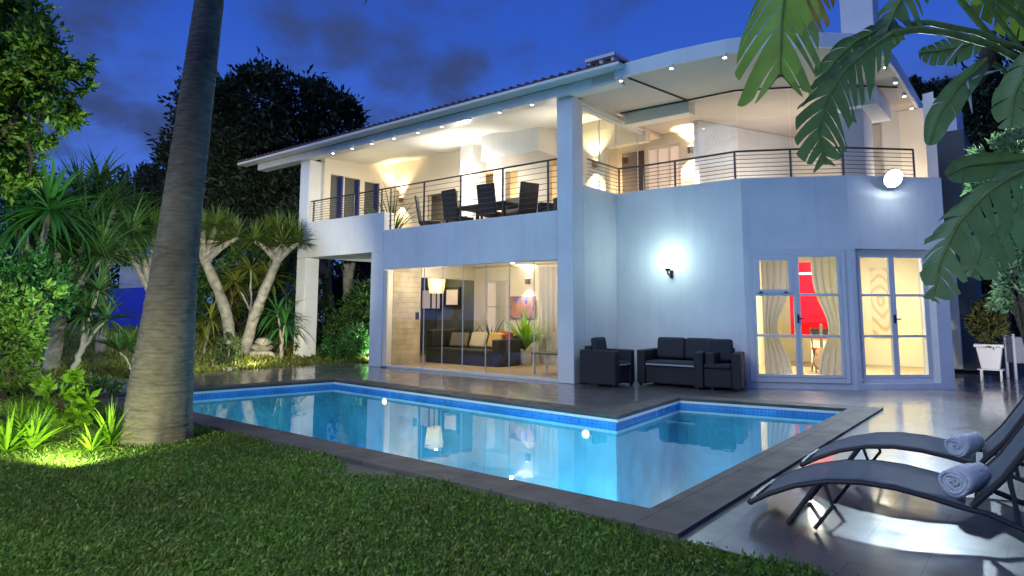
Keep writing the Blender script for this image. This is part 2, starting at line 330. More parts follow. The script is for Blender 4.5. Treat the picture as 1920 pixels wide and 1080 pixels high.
def clump_crown(name, blobs, n, ls, m, parent, w=.45, inner=.55, up=.2, sub=7, sr=.28):
    """blobs: (cx,cy,cz,rx,ry,rz). leaves grouped in clumps placed over the blobs' shells"""
    B=np.array(blobs,float); wt=(B[:,3]*B[:,4]+B[:,3]*B[:,5]+B[:,4]*B[:,5]); wt/=wt.sum()
    nc=max(8,n//sub//6); idx=rng.choice(len(B),nc,p=wt); d=norm(rng.normal(size=(nc,3)))
    rad=inner+(1.08-inner)*rng.random(nc)**.6
    C=B[idx,:3]+d*B[idx,3:]*rad[:,None]
    ci=rng.integers(0,nc,n); cr=(B[idx,3:].mean(1)*sr)*(.5+rng.random(nc))
    P=C[ci]+rng.normal(size=(n,3))*cr[ci][:,None]*.5
    Dd=d[ci]+rng.normal(size=(n,3))*.8+np.array([0,0,up])
    V,Fa=leaves(P,Dd,ls*(.6+.8*rng.random(n)),ls*w*(.7+.6*rng.random(n)))
    return np_mesh(name,V,Fa,m,parent)
def strap(Vl,Fl,base,dirv,L_,W_,droop,seg=5,fold=.25,wprof=None):
    """one strap leaf appended to lists"""
    d=Vector(dirv).normalized(); side=d.cross(Vector((0,0,1)))
    if side.length<1e-3: side=Vector((1,0,0))
    side.normalize(); p=Vector(base); o=len(Vl); st=L_/seg
    for i in range(seg+1):
        t=i/seg; w=W_*( (wprof(t)) if wprof else (.55+.45*math.sin(math.pi*min(1,t*1.3)))*(1-t**3) )
        nrm=side.cross(d).normalized()
        Vl += [tuple(p+side*w/2+nrm*w*fold), tuple(p), tuple(p-side*w/2+nrm*w*fold)]
        p=p+d*st; d=(d+Vector((0,0,-droop/seg))).normalized()
    for i in range(seg):
        a=o+i*3; Fl += [(a,a+1,a+4,a+3),(a+1,a+2,a+5,a+4)]
def rosette(name, c, n, L_, W_, m, parent=None, el=(-.4,1.4), droop=.5, seg=5, Vl=None, Fl=None):
    own = Vl is None
    if own: Vl=[];Fl=[]
    for i in range(n):
        a=random.uniform(0,2*math.pi); e=random.uniform(*el)
        dv=(math.cos(a)*math.cos(e), math.sin(a)*math.cos(e), math.sin(e))
        l=L_*random.uniform(.7,1.1)
        strap(Vl,Fl,Vector(c)+Vector(dv)*.03,dv,l,W_*random.uniform(.8,1.2),droop*random.uniform(.5,1.5),seg)
    if own:
        return np_mesh(name,np.array(Vl),np.array(Fl),m,parent)
def limb(mb,pts,r0,r1,n=9,jit=.02):
    k=len(pts); P=[]; rad=[]
    for s in range(k-1):
        for j in range(4):
            t=j/4; P.append(Vector(pts[s]).lerp(Vector(pts[s+1]),t)+Vector((random.uniform(-jit,jit),random.uniform(-jit,jit),0)))
    P.append(Vector(pts[-1])); rad=[(r0+(r1-r0)*i/(len(P)-1))*random.uniform(.92,1.08) for i in range(len(P))]
    mb.tube(P,rad,n)

def filled(name, outer, holes, z, m, **kw):
    bm=bmesh.new(); es=[]
    for loop in [outer]+holes:
        vs=[bm.verts.new((x,y,z)) for x,y in loop]
        es+=[bm.edges.new((vs[i],vs[(i+1)%len(vs)])) for i in range(len(vs))]
    bmesh.ops.triangle_fill(bm,edges=es,use_beauty=True,normal=(0,0,1))
    for f in bm.faces:
        if f.normal.z<0: f.normal_flip()
    me=bpy.data.meshes.new(name); bm.to_mesh(me); bm.free(); o=bpy.data.objects.new(name,me); COL.objects.link(o); me.materials.append(MT[m])
    return tag(o,**kw)
def offset(poly, d):   # outward offset of a clockwise/ccw polygon
    n=len(poly); A=sum(poly[i][0]*poly[(i+1)%n][1]-poly[(i+1)%n][0]*poly[i][1] for i in range(n)); s=1 if A>0 else -1; out=[]
    for i in range(n):
        p0,p1,p2=[Vector(poly[j%n]) for j in (i-1,i,i+1)]
        e1=(p1-p0).normalized(); e2=(p2-p1).normalized(); n1=Vector((e1.y,-e1.x))*s; n2=Vector((e2.y,-e2.x))*s
        out.append(tuple(p1+(n1+n2)*(d/(1+n1.dot(n2)))))
    return out

# ------------------------------------------------------------------ ground, deck, pool
POOL=[(-4.1,-5.79),(4.43,-5.79),(4.37,-.25),(2.25,-.66),(2.42,-2.72),(-3.5,-2.42)]
COP=offset(POOL,.34)
INN=offset(POOL,.03)
filled('ground',[(-150,-60),(150,-60),(150,200),(-150,200)],[offset(POOL,.1)],-.06,'soil',kind='structure')
DECK=[(-6.85,-6.13),(12,-6.13),(12,7.),(-.2,7.),(-.2,.4),(-6.85,.4)]
cop_out=COP
filled('deck',DECK,[offset(POOL,.33)],0.,'deck',kind='structure')
bm=bmesh.new()
n=len(POOL)
# coping ring
vi=[bm.verts.new((x,y,.028)) for x,y in POOL]; vo=[bm.verts.new((x,y,.028)) for x,y in COP]
vib=[bm.verts.new((x,y,-.012)) for x,y in POOL]; vob=[bm.verts.new((x,y,-.02)) for x,y in COP]
for i in range(n):
    j=(i+1)%n
    bm.faces.new((vi[i],vi[j],vo[j],vo[i])); bm.faces.new((vib[i],vib[j],vi[j],vi[i])); bm.faces.new((vo[i],vo[j],vob[j],vob[i]))
bmesh.ops.recalc_face_normals(bm,faces=bm.faces)
me=bpy.data.meshes.new('pool_coping'); bm.to_mesh(me); bm.free(); o=bpy.data.objects.new('pool_coping',me); COL.objects.link(o); me.materials.append(MT['coping']); tag(o,kind='structure')
# basin
def ring(name,poly,z0,z1,m,bottom=False,kind='structure',floor=None):
    bm=bmesh.new(); n=len(poly); a=[bm.verts.new((x,y,z0)) for x,y in poly]; b=[bm.verts.new((x,y,z1)) for x,y in poly]
    for i in range(n): j=(i+1)%n; bm.faces.new((a[i],a[j],b[j],b[i]))
    if bottom: bm.faces.new(a)
    me=bpy.data.meshes.new(name); bm.to_mesh(me); bm.free(); o=bpy.data.objects.new(name,me); COL.objects.link(o); me.materials.append(MT[m])
    return tag(o,kind=kind)
WZ=-.095
lip=offset(POOL,-.012)
ring('pool_lip',lip,-.045,-.012,'white_paint')
ring('pool_tile_band',INN,-.15,-.0,'pool_band')
ring('pool_basin',offset(POOL,.034),-1.35,-.15,'pool_tile_in',bottom=True)
filled('pool_water',offset(POOL,.028),[],WZ,'water',kind='structure')

filled('slab',[(1.72,-6.50),(2.2,-6.56),(2.85,-6.46),(3.0,-6.13),(1.5,-6.13)],[],.006,'coping',kind='structure')
# lawn base + blades (ragged edge against the coping)
def lawn_edge(x):
    e=-6.17+.03*math.sin(x*5)+.03*math.sin(x*13+1)
    if 1.7<x<2.75: e-= .2*math.sin(math.pi*(x-1.7)/1.05)
    return e
xs=[-14+.15*i for i in range(160)]
filled('lawn',[(x,-16.) for x in (-14,9.8)]+[(x,lawn_edge(x)) for x in reversed(xs) if x<9.8],[],-.03,'turf',kind='structure')
def blades(name,N_,xr,yr,h,w,m,keep):
    X=rng.uniform(*xr,N_); Y=rng.uniform(*yr,N_); k=keep(X,Y); X=X[k];Y=Y[k]; n=len(X)
    a=rng.uniform(0,2*np.pi,n); H=h*(.5+.8*rng.random(n)); le=.35+.65*rng.random(n)
    d=np.stack([np.cos(a),np.sin(a),np.zeros(n)],1); s=np.stack([-np.sin(a),np.cos(a),np.zeros(n)],1)
    base=np.stack([X,Y,np.full(n,-.03)],1); W=w*(.7+.6*rng.random(n))
    mid=base+d*(H*le*.35)[:,None]+np.array([0,0,1])*(H*.6)[:,None]; tip=base+d*(H*le)[:,None]+np.array([0,0,1])*(H*.95)[:,None]
    V=np.stack([base-s*W[:,None]/2,base+s*W[:,None]/2,mid+s*W[:,None]/2.4,mid-s*W[:,None]/2.4,tip],1).reshape(-1,3)
    b=np.arange(n)[:,None]*5
    Fa=np.concatenate([b+[[0,1,2]],b+[[0,2,3]],b+[[3,2,4]]],0)
    return V,Fa
edge=np.vectorize(lawn_edge)
def vis(X,Y,m=1.05):
    dx=X-CAM.x; dy=Y-CAM.y; rr_=dx*math.cos(YA)+dy*math.sin(YA); ff=-dx*math.sin(YA)+dy*math.cos(YA)
    return (ff>1.2)&(np.abs(rr_)<ff*.80*m+.4), ff
Vs=[];Fs=[];o_=0
for N_,xr,yr,h,w,fr_ in ((420000,(.5,6.6),(-9.6,-6.05),.05,.0055,(0,4.6)),(240000,(-2.5,5.),(-10,-6.05),.055,.008,(4.4,8.)),(70000,(-12,0),(-14,-6.),.06,.014,(7.8,20))):
    def keep(X,Y):
        v,ff=vis(X,Y); return v&(Y<edge(X)+.02)&(ff>=fr_[0])&(ff<fr_[1])
    V,Fa=blades('g',N_,xr,yr,h,w,'grass',keep); Vs.append(V);Fs.append(Fa+o_);o_+=len(V)
n=150000; X=rng.uniform(-6,6.6,n); Y=rng.uniform(-10,-6.05,n); v,ff=vis(X,Y); k=v&(Y<edge(X)+.03)&(rng.random(n)<np.clip(5.5/ff,.15,1)); X=X[k];Y=Y[k]; n=len(X)
V,Fa=leaves(np.stack([X,Y,rng.uniform(-.02,.028,n)],1),rng.normal(size=(n,3))*.8+[0,0,.35],.030*(.5+rng.random(n)),.014*(.6+.8*rng.random(n))); Vs.append(V); Fs.append(Fa+o_)
tag(np_mesh('grass',np.concatenate(Vs),np.concatenate(Fs),'grass'),'short green lawn grass in the foreground','grass',kind='stuff')

# garden bed mound left of the deck
def bed_h(x,y):
    t=max(0,min(1,(-7.0-x)/5)); return -.02+.55*t*t*(3-2*t)+.08*math.sin(x*2.1+y)*t+.06*math.sin(y*3.3)*t
bm=bmesh.new(); NX,NY=46,70; g=[[bm.verts.new((-6.87-i*.5, -9+j*.45, bed_h(-6.87-i*.5,-9+j*.45))) for j in range(NY)] for i in range(NX)]
for i in range(NX-1):
    for j in range(NY-1): bm.faces.new((g[i][j],g[i][j+1],g[i+1][j+1],g[i+1][j]))
bmesh.ops.recalc_face_normals(bm,faces=bm.faces)
me=bpy.data.meshes.new('garden_bed'); bm.to_mesh(me); bm.free(); me.shade_smooth(); o=bpy.data.objects.new('garden_bed',me); COL.objects.link(o); me.materials.append(MT['bed_turf']); tag(o,kind='structure')
# ground cover on the bed
n=26000; X=-6.9-rng.random(n)**1.4*9; Y=rng.uniform(-8,7,n); Zc=np.array([bed_h(x,y) for x,y in zip(X,Y)])
V,Fa=leaves(np.stack([X,Y,Zc],1),rng.normal(size=(n,3))*.7+[0,0,.8],.10*(.5+rng.random(n)),.035)
tag(np_mesh('ground_cover',V,Fa,'leaf_strap_y'),'low yellow green ground cover on the garden bed','ground cover',kind='stuff')

# ------------------------------------------------------------------ villa
H=empty('villa',(0,0,0),0,'white two storey villa with lit glass terraces behind the pool','house')
T=.3; ZF=2.9; ZC=5.15
m_=MB()
# left block lower front
m_.box(-8.59,-8.19,0,.4,0,2.59); m_.build('column','plaster',H,.012)
MB().box(-5.58,-5.14,0,.3,0,2.59).build('column','plaster',H,.012)
MB().box(-.35,0,0,.34,0,ZC).build('column','plaster',H,.012)
MB().box(-8.59,-8.19,.0,.4,3.502,ZC).build('column','plaster',H,.012)
MB().box(-8.592,-5.165,-.002,.30,2.59,3.5).build('parapet','plaster',H,.01)
m_=MB(); m_.box(-5.162,-.352,0,.25,2.18,3.08); m_.build('parapet','plaster',H,.01)
# left passage soffit / side walls
MB().box(-8.4,-5.14,.302,6.,2.62,2.8).build('soffit','plaster',H)
MB().box(-5.44,-5.141,.302,1.16,0,2.6).build('stone_wall','stone_clad',H)
MB().box(-5.14,-5.02,.02,.06,0.03,2.16).build('door_jamb','plaster_warm',H)
# terrace slab of the left block
MB().box(-8.58,-.36,.31,8,2.81,2.9).build('terrace_floor','deck',H)
# recessed wall and bay
Bp=Vector((2.47,1.51)); Cp=Vector((3.96,2.36)); Dp=Vector((5.18,3.57)); Ep=Vector((4.78,7.2))
def wall_seg(mb,P,Q,z0,z1,s0=0,s1=None,t=.25,off=0.):
    P=Vector(P);Q=Vector(Q);u=(Q-P).normalized();L_=(Q-P).length; s1=L_ if s1 is None else s1; nn=Vector((-u.y,u.x))
    a=P+u*s0+nn*off; b=P+u*s1+nn*off; mb.prism([tuple(a),tuple(b),tuple(b+nn*t),tuple(a+nn*t)],z0,z1)
m_=MB()
m_.box(-.25,0,.342,1.76,0,3.56)
m_.build('side_wall','plaster',H)
m_=MB(); m_.prism([(.001,1.51),(2.47,1.51),(2.40,1.76),(.001,1.76)],0,3.56); m_.build('back_wall','plaster',H)
# mitred bay outline
def mitre(P0,P1,P2,t):
    return Vector(offset([tuple(P0),tuple(P1),tuple(P2)],-t)[1])
inner=[Vector((2.40,1.76)),Vector(offset([(0,1.51),tuple(Bp),tuple(Cp),tuple(Dp),tuple(Ep),(0,7.2)],-.25)[2]),Vector(offset([(0,1.51),tuple(Bp),tuple(Cp),tuple(Dp),tuple(Ep),(0,7.2)],-.25)[3])]
def bayfacet(P,Q,Pi,Qi,s0,s1,name):
    L_=(Q-P).length
    lp=lambda A,B_,s:tuple(A.lerp(B_,s/L_))
    for a,b,z0,z1 in ((0,s0,0,3.56),(s1,L_,0,3.56),(s0,s1,2.32,3.56),(s0,s1,0,.1)):
        m_=MB(); m_.prism([lp(P,Q,a),lp(P,Q,b),lp(Pi,Qi,b),lp(Pi,Qi,a)],z0,z1); m_.build(name,'plaster',H)
bayfacet(Bp,Cp,inner[0],inner[1],.04,1.62,'bay_wall')
bayfacet(Cp,Dp,inner[1],inner[2],.08,1.47,'bay_wall')
MB().prism([tuple(Dp),tuple(Ep),(4.53,7.2),tuple(inner[2])],0,3.56).build('end_wall','plaster',H)
# upper terrace floor right
MB().prism([(-.3,1.77),(2.40,1.77),tuple(inner[1]),tuple(inner[2]),(4.52,7.2),(-.3,7.2)],2.8,2.9).build('terrace_floor','deck',H)

# french doors in the bay
def french(P,Q,s0,s1,z0,z1,off,tilt,name='french_door'):
    u=(Q-P).normalized(); nn=Vector((-u.y,u.x)); ang=math.atan2(u.y,u.x)
    M=Matrix.Translation((P.x+nn.x*off,P.y+nn.y*off,0))@Matrix.Rotation(ang,4,'Z')
    fr_=MB(); w=.085; mid=(s0+s1)/2
    fr_.box(s0,s0+w,0,.07,z0,z1,M).box(s1-w,s1,0,.07,z0,z1,M).box(s0+w,s1-w,0,.07,z0,z0+w,M).box(s0+w,s1-w,0,.07,z1-w,z1,M)
    f=fr_.build(name,'white_paint',H,.006)
    cells=[]
    sw=.05
    for a,b in ((s0+w,mid),(mid,s1-w)):
        st=MB(); st.box(a+.002,a+sw,-.012,.05,z0+w+.002,z1-w-.002,M).box(b-sw,b-.002,-.012,.05,z0+w+.002,z1-w-.002,M)
        st.box(a+sw,b-sw,-.012,.05,z0+w+.002,z0+w+sw,M).box(a+sw,b-sw,-.012,.05,z1-w-sw,z1-w-.002,M)
        hh=(z1-z0-2*w)
        for k in (1,2):
            zc=z0+w+hh*k/3; st.box(a+sw,b-sw,-.008,.045,zc-.02,zc+.02,M)
        st.build('sash','white_paint',f,.004)
        MB().box(a+sw,b-sw,.015,.02,z0+w+sw,z1-w-sw,M).build('pane','glass',f)
    if tilt:
        a=s0+w; zc=z0+w+(z1-z0-2*w)*2/3
        st=MB(); t=.07; st.box(a+sw,a+sw+t,-.02,.03,zc+.02,z1-w-sw,M).box(mid-sw-t,mid-sw,-.02,.03,zc+.02,z1-w-sw,M)
        st.box(a+sw+t,mid-sw-t,-.02,.03,zc+.02,zc+.02+t,M).box(a+sw+t,mid-sw-t,-.02,.03,z1-w-sw-t*.8,z1-w-sw,M)
        st.build('tilt_sash','white_paint',f,.004)
        for q in (.1,.5): MB().box(a+q,a+q+.05,-.04,-.021,zc+.03,zc+.05,M).build('latch','black_metal',f)
    hd=MB(); hd.box(mid-.012,mid+.012,-.04,-.013,z0+.98,z0+1.12,M); hd.box(mid-.012,mid+.09,-.055,-.04,z0+1.04,z0+1.06,M)
    hd.build('door_handle','black_metal',f)
    return f
french(Bp,Cp,.045,1.615,.1,2.315,-.03,True)
french(Cp,Dp,.085,1.465,.1,2.315,.10,False)

# living room glass front
gx=[-5.02,-3.89,-3.33,-2.75,-2.13,-1.53,-.94,-.36]
gl=MB().box(-5.02,-.37,.10,.108,.05,2.17).build('glass_front','glass',H)
for x in gx[1:-1]: MB().box(x-.007,x+.007,.085,.098,.05,2.17).build('glass_edge','fascia',gl)
MB().box(-5.14,-.352,.06,.16,0.003,.05).build('glass_track','fascia',gl)
# living room interior shell
MB().box(-5.1,-.0,.31,3.2,.002,.03).build('room_floor','floor_int',H)
MB().prism([(-5.441,1.29),(-5.101,1.17),(-5.101,3.899),(-8.0,3.899),(-8.0,2.24)],.002,.03).build('room_floor','floor_int',H)
MB().box(-4.9,-.26,.26,3.2,2.36,2.5).build('room_ceiling','plaster_warm',H)
m_=MB()
m_.box(-5.1,-4.75,3.,3.2,.03,2.36); m_.box(-4.75,-3.95,3.,3.2,2.02,2.36); m_.box(-4.75,-3.95,3.,3.2,.03,.72)
m_.box(-3.95,-2.95,3.,3.2,.03,2.36); m_.box(-2.95,-2.1,3.,3.2,2.05,2.36); m_.box(-2.1,-.26,3.,3.2,.03,2.36)
m_.build('room_wall','plaster_warm',H)
MB().box(-5.3,-5.1,1.161,3.5,2.05,2.499).build('room_beam','plaster_warm',H)
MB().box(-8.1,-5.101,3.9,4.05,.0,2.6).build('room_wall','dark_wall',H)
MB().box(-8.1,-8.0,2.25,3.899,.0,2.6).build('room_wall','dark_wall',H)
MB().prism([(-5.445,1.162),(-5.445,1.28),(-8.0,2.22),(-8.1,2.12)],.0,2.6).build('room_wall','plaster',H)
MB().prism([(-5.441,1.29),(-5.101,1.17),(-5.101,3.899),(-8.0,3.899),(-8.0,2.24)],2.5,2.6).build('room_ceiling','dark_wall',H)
MB().box(-5.1,-5.0,3.2,4.05,.03,2.5).build('room_wall','plaster_warm',H)
MB().box(-.26,-.24,.35,3.2,.03,2.5).build('room_wall','plaster_warm',H)
# niche window with blinds in living room back wall
def window(x0,x1,y,z0,z1,cols,rows,fm,pm,par=H,w=.05,d=.06):
    f=MB(); f.box(x0,x0+w,y-d,y,z0,z1).box(x1-w,x1,y-d,y,z0,z1).box(x0+w,x1-w,y-d,y,z0,z0+w).box(x0+w,x1-w,y-d,y,z1-w,z1)
    for i in range(1,cols): xx=x0+(x1-x0)*i/cols; f.box(xx-w*.4,xx+w*.4,y-d+.004,y,z0+w,z1-w)
    for i in range(1,rows): zz=z0+(z1-z0)*i/rows; f.box(x0+w,x1-w,y-d+.008,y-.002,zz-w*.35,zz+w*.35)
    fo=f.build('window',fm,par); MB().box(x0+w,x1-w,y-.03,y-.024,z0+w,z1-w).build('pane',pm,fo); return fo
window(-4.75,-3.95,3.12,.72,2.02,2,2,'white_paint','blind')
_a=aty(790,582,3.88); _b=aty(830,540,3.88); window(_a.x,_b.x,3.89,_a.z,_b.z,2,1,'black_metal','blind',w=.06)
_a=aty(834,576,3.88); _b=aty(864,538,3.88); window(_a.x,_b.x,3.89,_a.z,_b.z,1,1,'black_metal','blind',w=.07)
# switch panel on the stone wall
MB().box(-5.139,-5.12,1.0,1.1,1.05,1.22).build('wall_switch','black_metal',H)

# ---- upper left terrace shell
m_=MB(); m_.box(-8.3,-8.1,.4,.6,2.9,5.62).box(-8.3,-8.1,.95,1.05,2.9,5.62).box(-8.3,-8.1,1.5,1.72,2.9,5.62).box(-8.3,-8.1,2.18,2.8,2.9,5.62)
m_.box(-8.3,-8.1,.6,.95,4.86,5.62).box(-8.3,-8.1,1.05,1.5,4.86,5.62).box(-8.3,-8.1,1.72,2.18,4.84,5.62)
m_.build('terrace_wall','plaster_warm',H)
for y0,y1 in ((.6,.95),(1.05,1.5),(1.72,2.18)):
    MB().box(-8.26,-8.2,y0,y1,2.9,4.84).build('shuttered_door','dark_wall',H)
    MB().box(-8.2,-8.02,y1-.05,y1-.001,2.9,4.84).build('shutter','blue_shutter',H)
# vaulted back wall: recesses with openings
m_=MB()
for x0,x1,z0,z1 in ((-8.3,-6.75,2.9,5.6),(-6.75,-5.55,4.45,5.6),(-5.55,-4.75,2.9,5.6),(-4.75,-4.3,4.8,5.6),(-4.3,-3.9,2.9,5.6),(-3.9,-3.5,4.75,5.6),(-3.5,-2.6,2.9,5.6),(-2.6,-1.6,4.9,5.6),(-1.6,-1.0,2.9,5.6),(-1.0,-.0,4.9,5.6)):
    m_.box(x0,x1,2.8,3.0,z0,z1)
m_.build('terrace_wall','plaster_warm',H)
MB().box(-8.1,.2,4.0,4.1,2.9,5.6).build('terrace_wall','room_cream',H)
MB().box(-6.75,-5.55,2.86,2.9,2.9,4.45).build('glass_door','glass',H)
# projecting white chimney breast and bulkhead
MB().box(-5.0,-4.55,2.3,2.795,2.9,5.5).build('chimney_breast','plaster',H)
MB().box(-3.9,-2.2,1.9,2.795,4.85,5.5).build('bulkhead','plaster',H)
# ceiling (softly undulating canopy cloth)
bm=bmesh.new(); NX,NY=60,20; g=[]
for i in range(NX+1):
    row=[]
    for j in range(NY+1):
        x=-8.3+8.25*i/NX; y=.12+3.0*j/NY
        z=5.2+.40*(j/NY)**.8-.05*math.sin(math.pi*j/NY)*(1+math.sin(x*2.2))-.03*math.sin(x*5+y*2)*(j/NY)
        row.append(bm.verts.new((x,y,z)))
    g.append(row)
for i in range(NX):
    for j in range(NY): bm.faces.new((g[i][j],g[i][j+1],g[i+1][j+1],g[i+1][j]))
me=bpy.data.meshes.new('ceiling'); bm.to_mesh(me); bm.free(); me.shade_smooth(); o=bpy.data.objects.new('ceiling',me); COL.objects.link(o); me.materials.append(MT['ceiling']); o.parent=H
# eave beam + roof
MB().box(-10.5,1.0,-.14,.16,5.152,5.33).build('eave_beam','fascia',H,.01)
MB().prism([(-11.1,-.42),(1.2,-.42),(1.2,-.14),(-11.1,-.14)],5.332,5.39).build('gutter','white_paint',H,.008)
rs=lambda x,y:5.392+.17*(y+.42)
m_=MB(); m_.prism([(-11.1,-.42),(1.2,-.42),(1.2,8),(-11.1,8)],rs,lambda x,y:rs(x,y)+.03); rf=m_.build('roof','roof_tile',H)
m_=MB()
for i in range(64):
    x=-11.0+i*.19
    pts=[(x,-.43,rs(0,-.42)+.035),(x,1.5,rs(0,1.5)+.035)]; m_.tube(pts,[.03,.03],6)
m_.build('roof_tiles','roof_tile',rf)
# right canopy
CAN=[(0.0,-.13),(1.0,-.15),(2.06,-.15),(2.9,-.05),(3.4,.14),(3.9,.42),(4.4,.9),(4.72,1.55),(4.74,2.4),(4.72,7.2),(0.0,7.2)]
MB().prism(CAN,5.2,5.40).build('canopy','soffit_beige',H,.0)
m_=MB()
cf=CAN[1:-1]
for i in range(len(cf)-1):
    P,Q=Vector(cf[i]),Vector(cf[i+1]); u=(Q-P).normalized(); nn=Vector((u.y,-u.x))
    m_.prism([tuple(P+nn*.05-u*.01),tuple(Q+nn*.05+u*.01),tuple(Q+nn*.002+u*.0),tuple(P+nn*.002)],5.19,5.42)
m_.build('canopy_fascia','plaster',H)
# glass curtain tracks on the canopy
m_=MB(); m_.bar((1.2,-.08,5.188),(1.47,1.6,5.188),.026); m_.build('curtain_track','steel_dark',H)
m_=MB()
tr=[(0.1,1.58),(.58,1.60),(1.49,1.64),(2.38,1.66),(3.16,2.08),(3.9,2.50),(4.66,3.25)]
for i in range(len(tr)-1): m_.bar((*tr[i],5.188),(*tr[i+1],5.188),.024)
m_.build('curtain_track','steel_dark',H)
# side beam over the glass on x=0, running back
m_=MB(); m_.box(-.3,-.02,.345,4.5,5.12,5.2); m_.build('side_beam','plaster_warm',H)
m_=MB(); m_.box(-.14,-.06,.36,2.9,5.05,5.117); m_.build('light_trough','lamp_white' if False else 'plaster',H)
sg=MB().box(-.12,-.112,.36,2.7,3.56,5.05).build('glass_side','glass',H)
for y in (1.1,1.75,2.65): MB().box(-.124,-.108,y-.006,y+.006,3.56,5.05).build('glass_edge','fascia',sg)
MB().box(-.25,-.001,.345,1.5,2.9,3.555)
# right terrace back wall
m_=MB()
m_.box(-1.0,-.42,3.6,3.8,2.9,5.19)
m_.box(.42,1.0,3.6,3.8,2.9,5.19).box(-.42,.42,3.6,3.8,4.95,5.19)
m_.build('terrace_wall','plaster_warm',H)
MB().box(.1,1.47,1.72,2.0,4.98,5.195).build('bulkhead','plaster_warm',H)
window(-.42,.42,3.7,2.9,4.95,3,2,'plaster_warm','blind',w=.05)
MB().prism([(1.0,3.0),(1.1,3.0),(2.4,6.),(1.0,6.)],2.9,5.19).build('terrace_wall','plaster',H)
MB().box(2.2,4.85,5.6,5.8,2.9,5.19).build('terrace_wall','plaster_warm',H)
MB().box(3.72,4.12,3.1,3.9,2.9,5.2).build('terrace_pier','plaster',H,.01)
MB().prism([(3.5,2.85),(4.4,2.85),(4.4,4.2),(3.5,4.2)],4.86,5.19).build('pier_head','plaster',H,.01)
MB().box(4.13,4.98,4.85,5.05,2.9,5.19).build('terrace_wall','plaster_warm',H)
MB().prism([(4.95,3.95),(5.12,3.9),(4.78,7.2),(4.6,7.2)],3.562,5.19).build('end_wall','plaster',H)
# tall pane of the glass curtain, set back from the railing
gc=MB()
pts=[(1.49,1.66),(2.38,1.68),(3.16,2.10),(3.9,2.52),(4.66,3.27)]
for i in range(4):
    P,Q=Vector(pts[i]),Vector(pts[i+1]); u=(Q-P).normalized(); nn=Vector((-u.y,u.x))*.008
    gc.prism([tuple(P+u*.01),tuple(Q-u*.01),tuple(Q-u*.01+nn),tuple(P+u*.01+nn)],3.57,5.16)
gc.build('glass_curtain','glass',H)
# ceiling above right terrace is the canopy; lower room shell behind the bay
m_=MB(); m_.box(1.3,1.4,1.8,7.,.1,2.7); m_.build('room_wall','room_cream',H)
MB().box(1.3,5.0,7.0,7.15,.1,2.7).build('room_wall','room_cream',H)
MB().prism([(1.4,1.8),(2.4,1.8),tuple(inner[1]+Vector((0,.02))),tuple(inner[2]+Vector((-.03,0))),(4.5,6.99),(1.4,6.99)],.03,.1).build('room_floor','floor_int',H)
MB().prism([(1.4,1.8),(2.4,1.8),tuple(inner[1]+Vector((0,.02))),tuple(inner[2]+Vector((-.03,0))),(4.5,6.99),(1.4,6.99)],2.6,2.7).build('room_ceiling','room_cream',H)
MB().prism([(4.80,3.75),(4.88,3.75),(4.5,6.99),(4.42,6.99)],.1,2.6).build('room_wall','room_cream',H)
# chimney and tower
ch=MB(); ch.box(-.62,-.56,1.5,2.1,5.7,6.38).box(-.06,-.0,1.5,2.1,5.7,6.38).box(-.34,-.26,1.5,2.1,5.7,6.38).box(-.66,.04,1.46,2.14,6.382,6.45).box(-.6,-.02,1.55,2.1,5.7,6.16)
ch.build('chimney','plaster',H); MB().box(-.55,-.07,1.62,2.05,6.162,6.379).build('chimney_core','black_metal',H)
MB().box(3.66,4.24,4.,4.6,5.6,9.).build('chimney_tower','plaster',H,.02)
# right wing
AN=empty('side_wing',(0,0,0),0,'low blue grey wing of the villa seen past its right corner','building')
a_=aty(1722,200,8.2); b_=aty(1790,178,8.2); c_=aty(1790,245,8.2)
MB().box(a_.x-1.5,b_.x,8.2,10.,c_.z,b_.z).build('wall','plaster',AN)
MB().box(a_.x-1.5,b_.x+.12,8.15,10.,0,c_.z-.003).build('wall','dark_wall',AN)

# railings
def railing(pts,z0s,zt,posts,ncab,name='railing'):
    rl=MB(); 
    hand=rl.tube([(x,y,zt) for x,y in pts],.018,8).build(name,'rail_metal',H)
    for (x,y),zb in posts: MB().box(x-.015,x+.015,y-.015,y+.015,zb,zt-.01).build('post','rail_metal',hand)
    c=MB()
    for seg,zb in z0s:
        for k in range(1,ncab+1):
            z=zb+(zt-zb)*k/(ncab+1); c.tube([(x,y,z) for x,y in seg],.006,5)
    c.build('cable','rail_metal',hand); return hand
xp=[-8.08,-6.42,-5.38,-5.06,-3.96,-2.86,-1.72,-.62]
railing([(-8.19,.1),(-.36,.1)],[([(-8.19,.1),(-5.17,.1)],3.5),([(-5.13,.1),(-.36,.1)],3.08)],4.06,[((x,.1),3.5 if x<-5.17 else 3.08) for x in xp],8)
RP=[(.0,.5),(0.03,1.58),(.55,1.64),(1.2,1.64),(2.36,1.62),(3.16,2.04),(3.9,2.46),(4.4,2.95),(4.82,3.37)]
railing(RP,[(RP,3.56)],4.07,[((0.03,1.6),3.56),((.53,1.64),3.56),((1.2,1.64),3.56),((2.34,1.62),3.56),((3.16,2.04),3.56),((3.9,2.46),3.56),((4.82,3.37),3.56)],6)

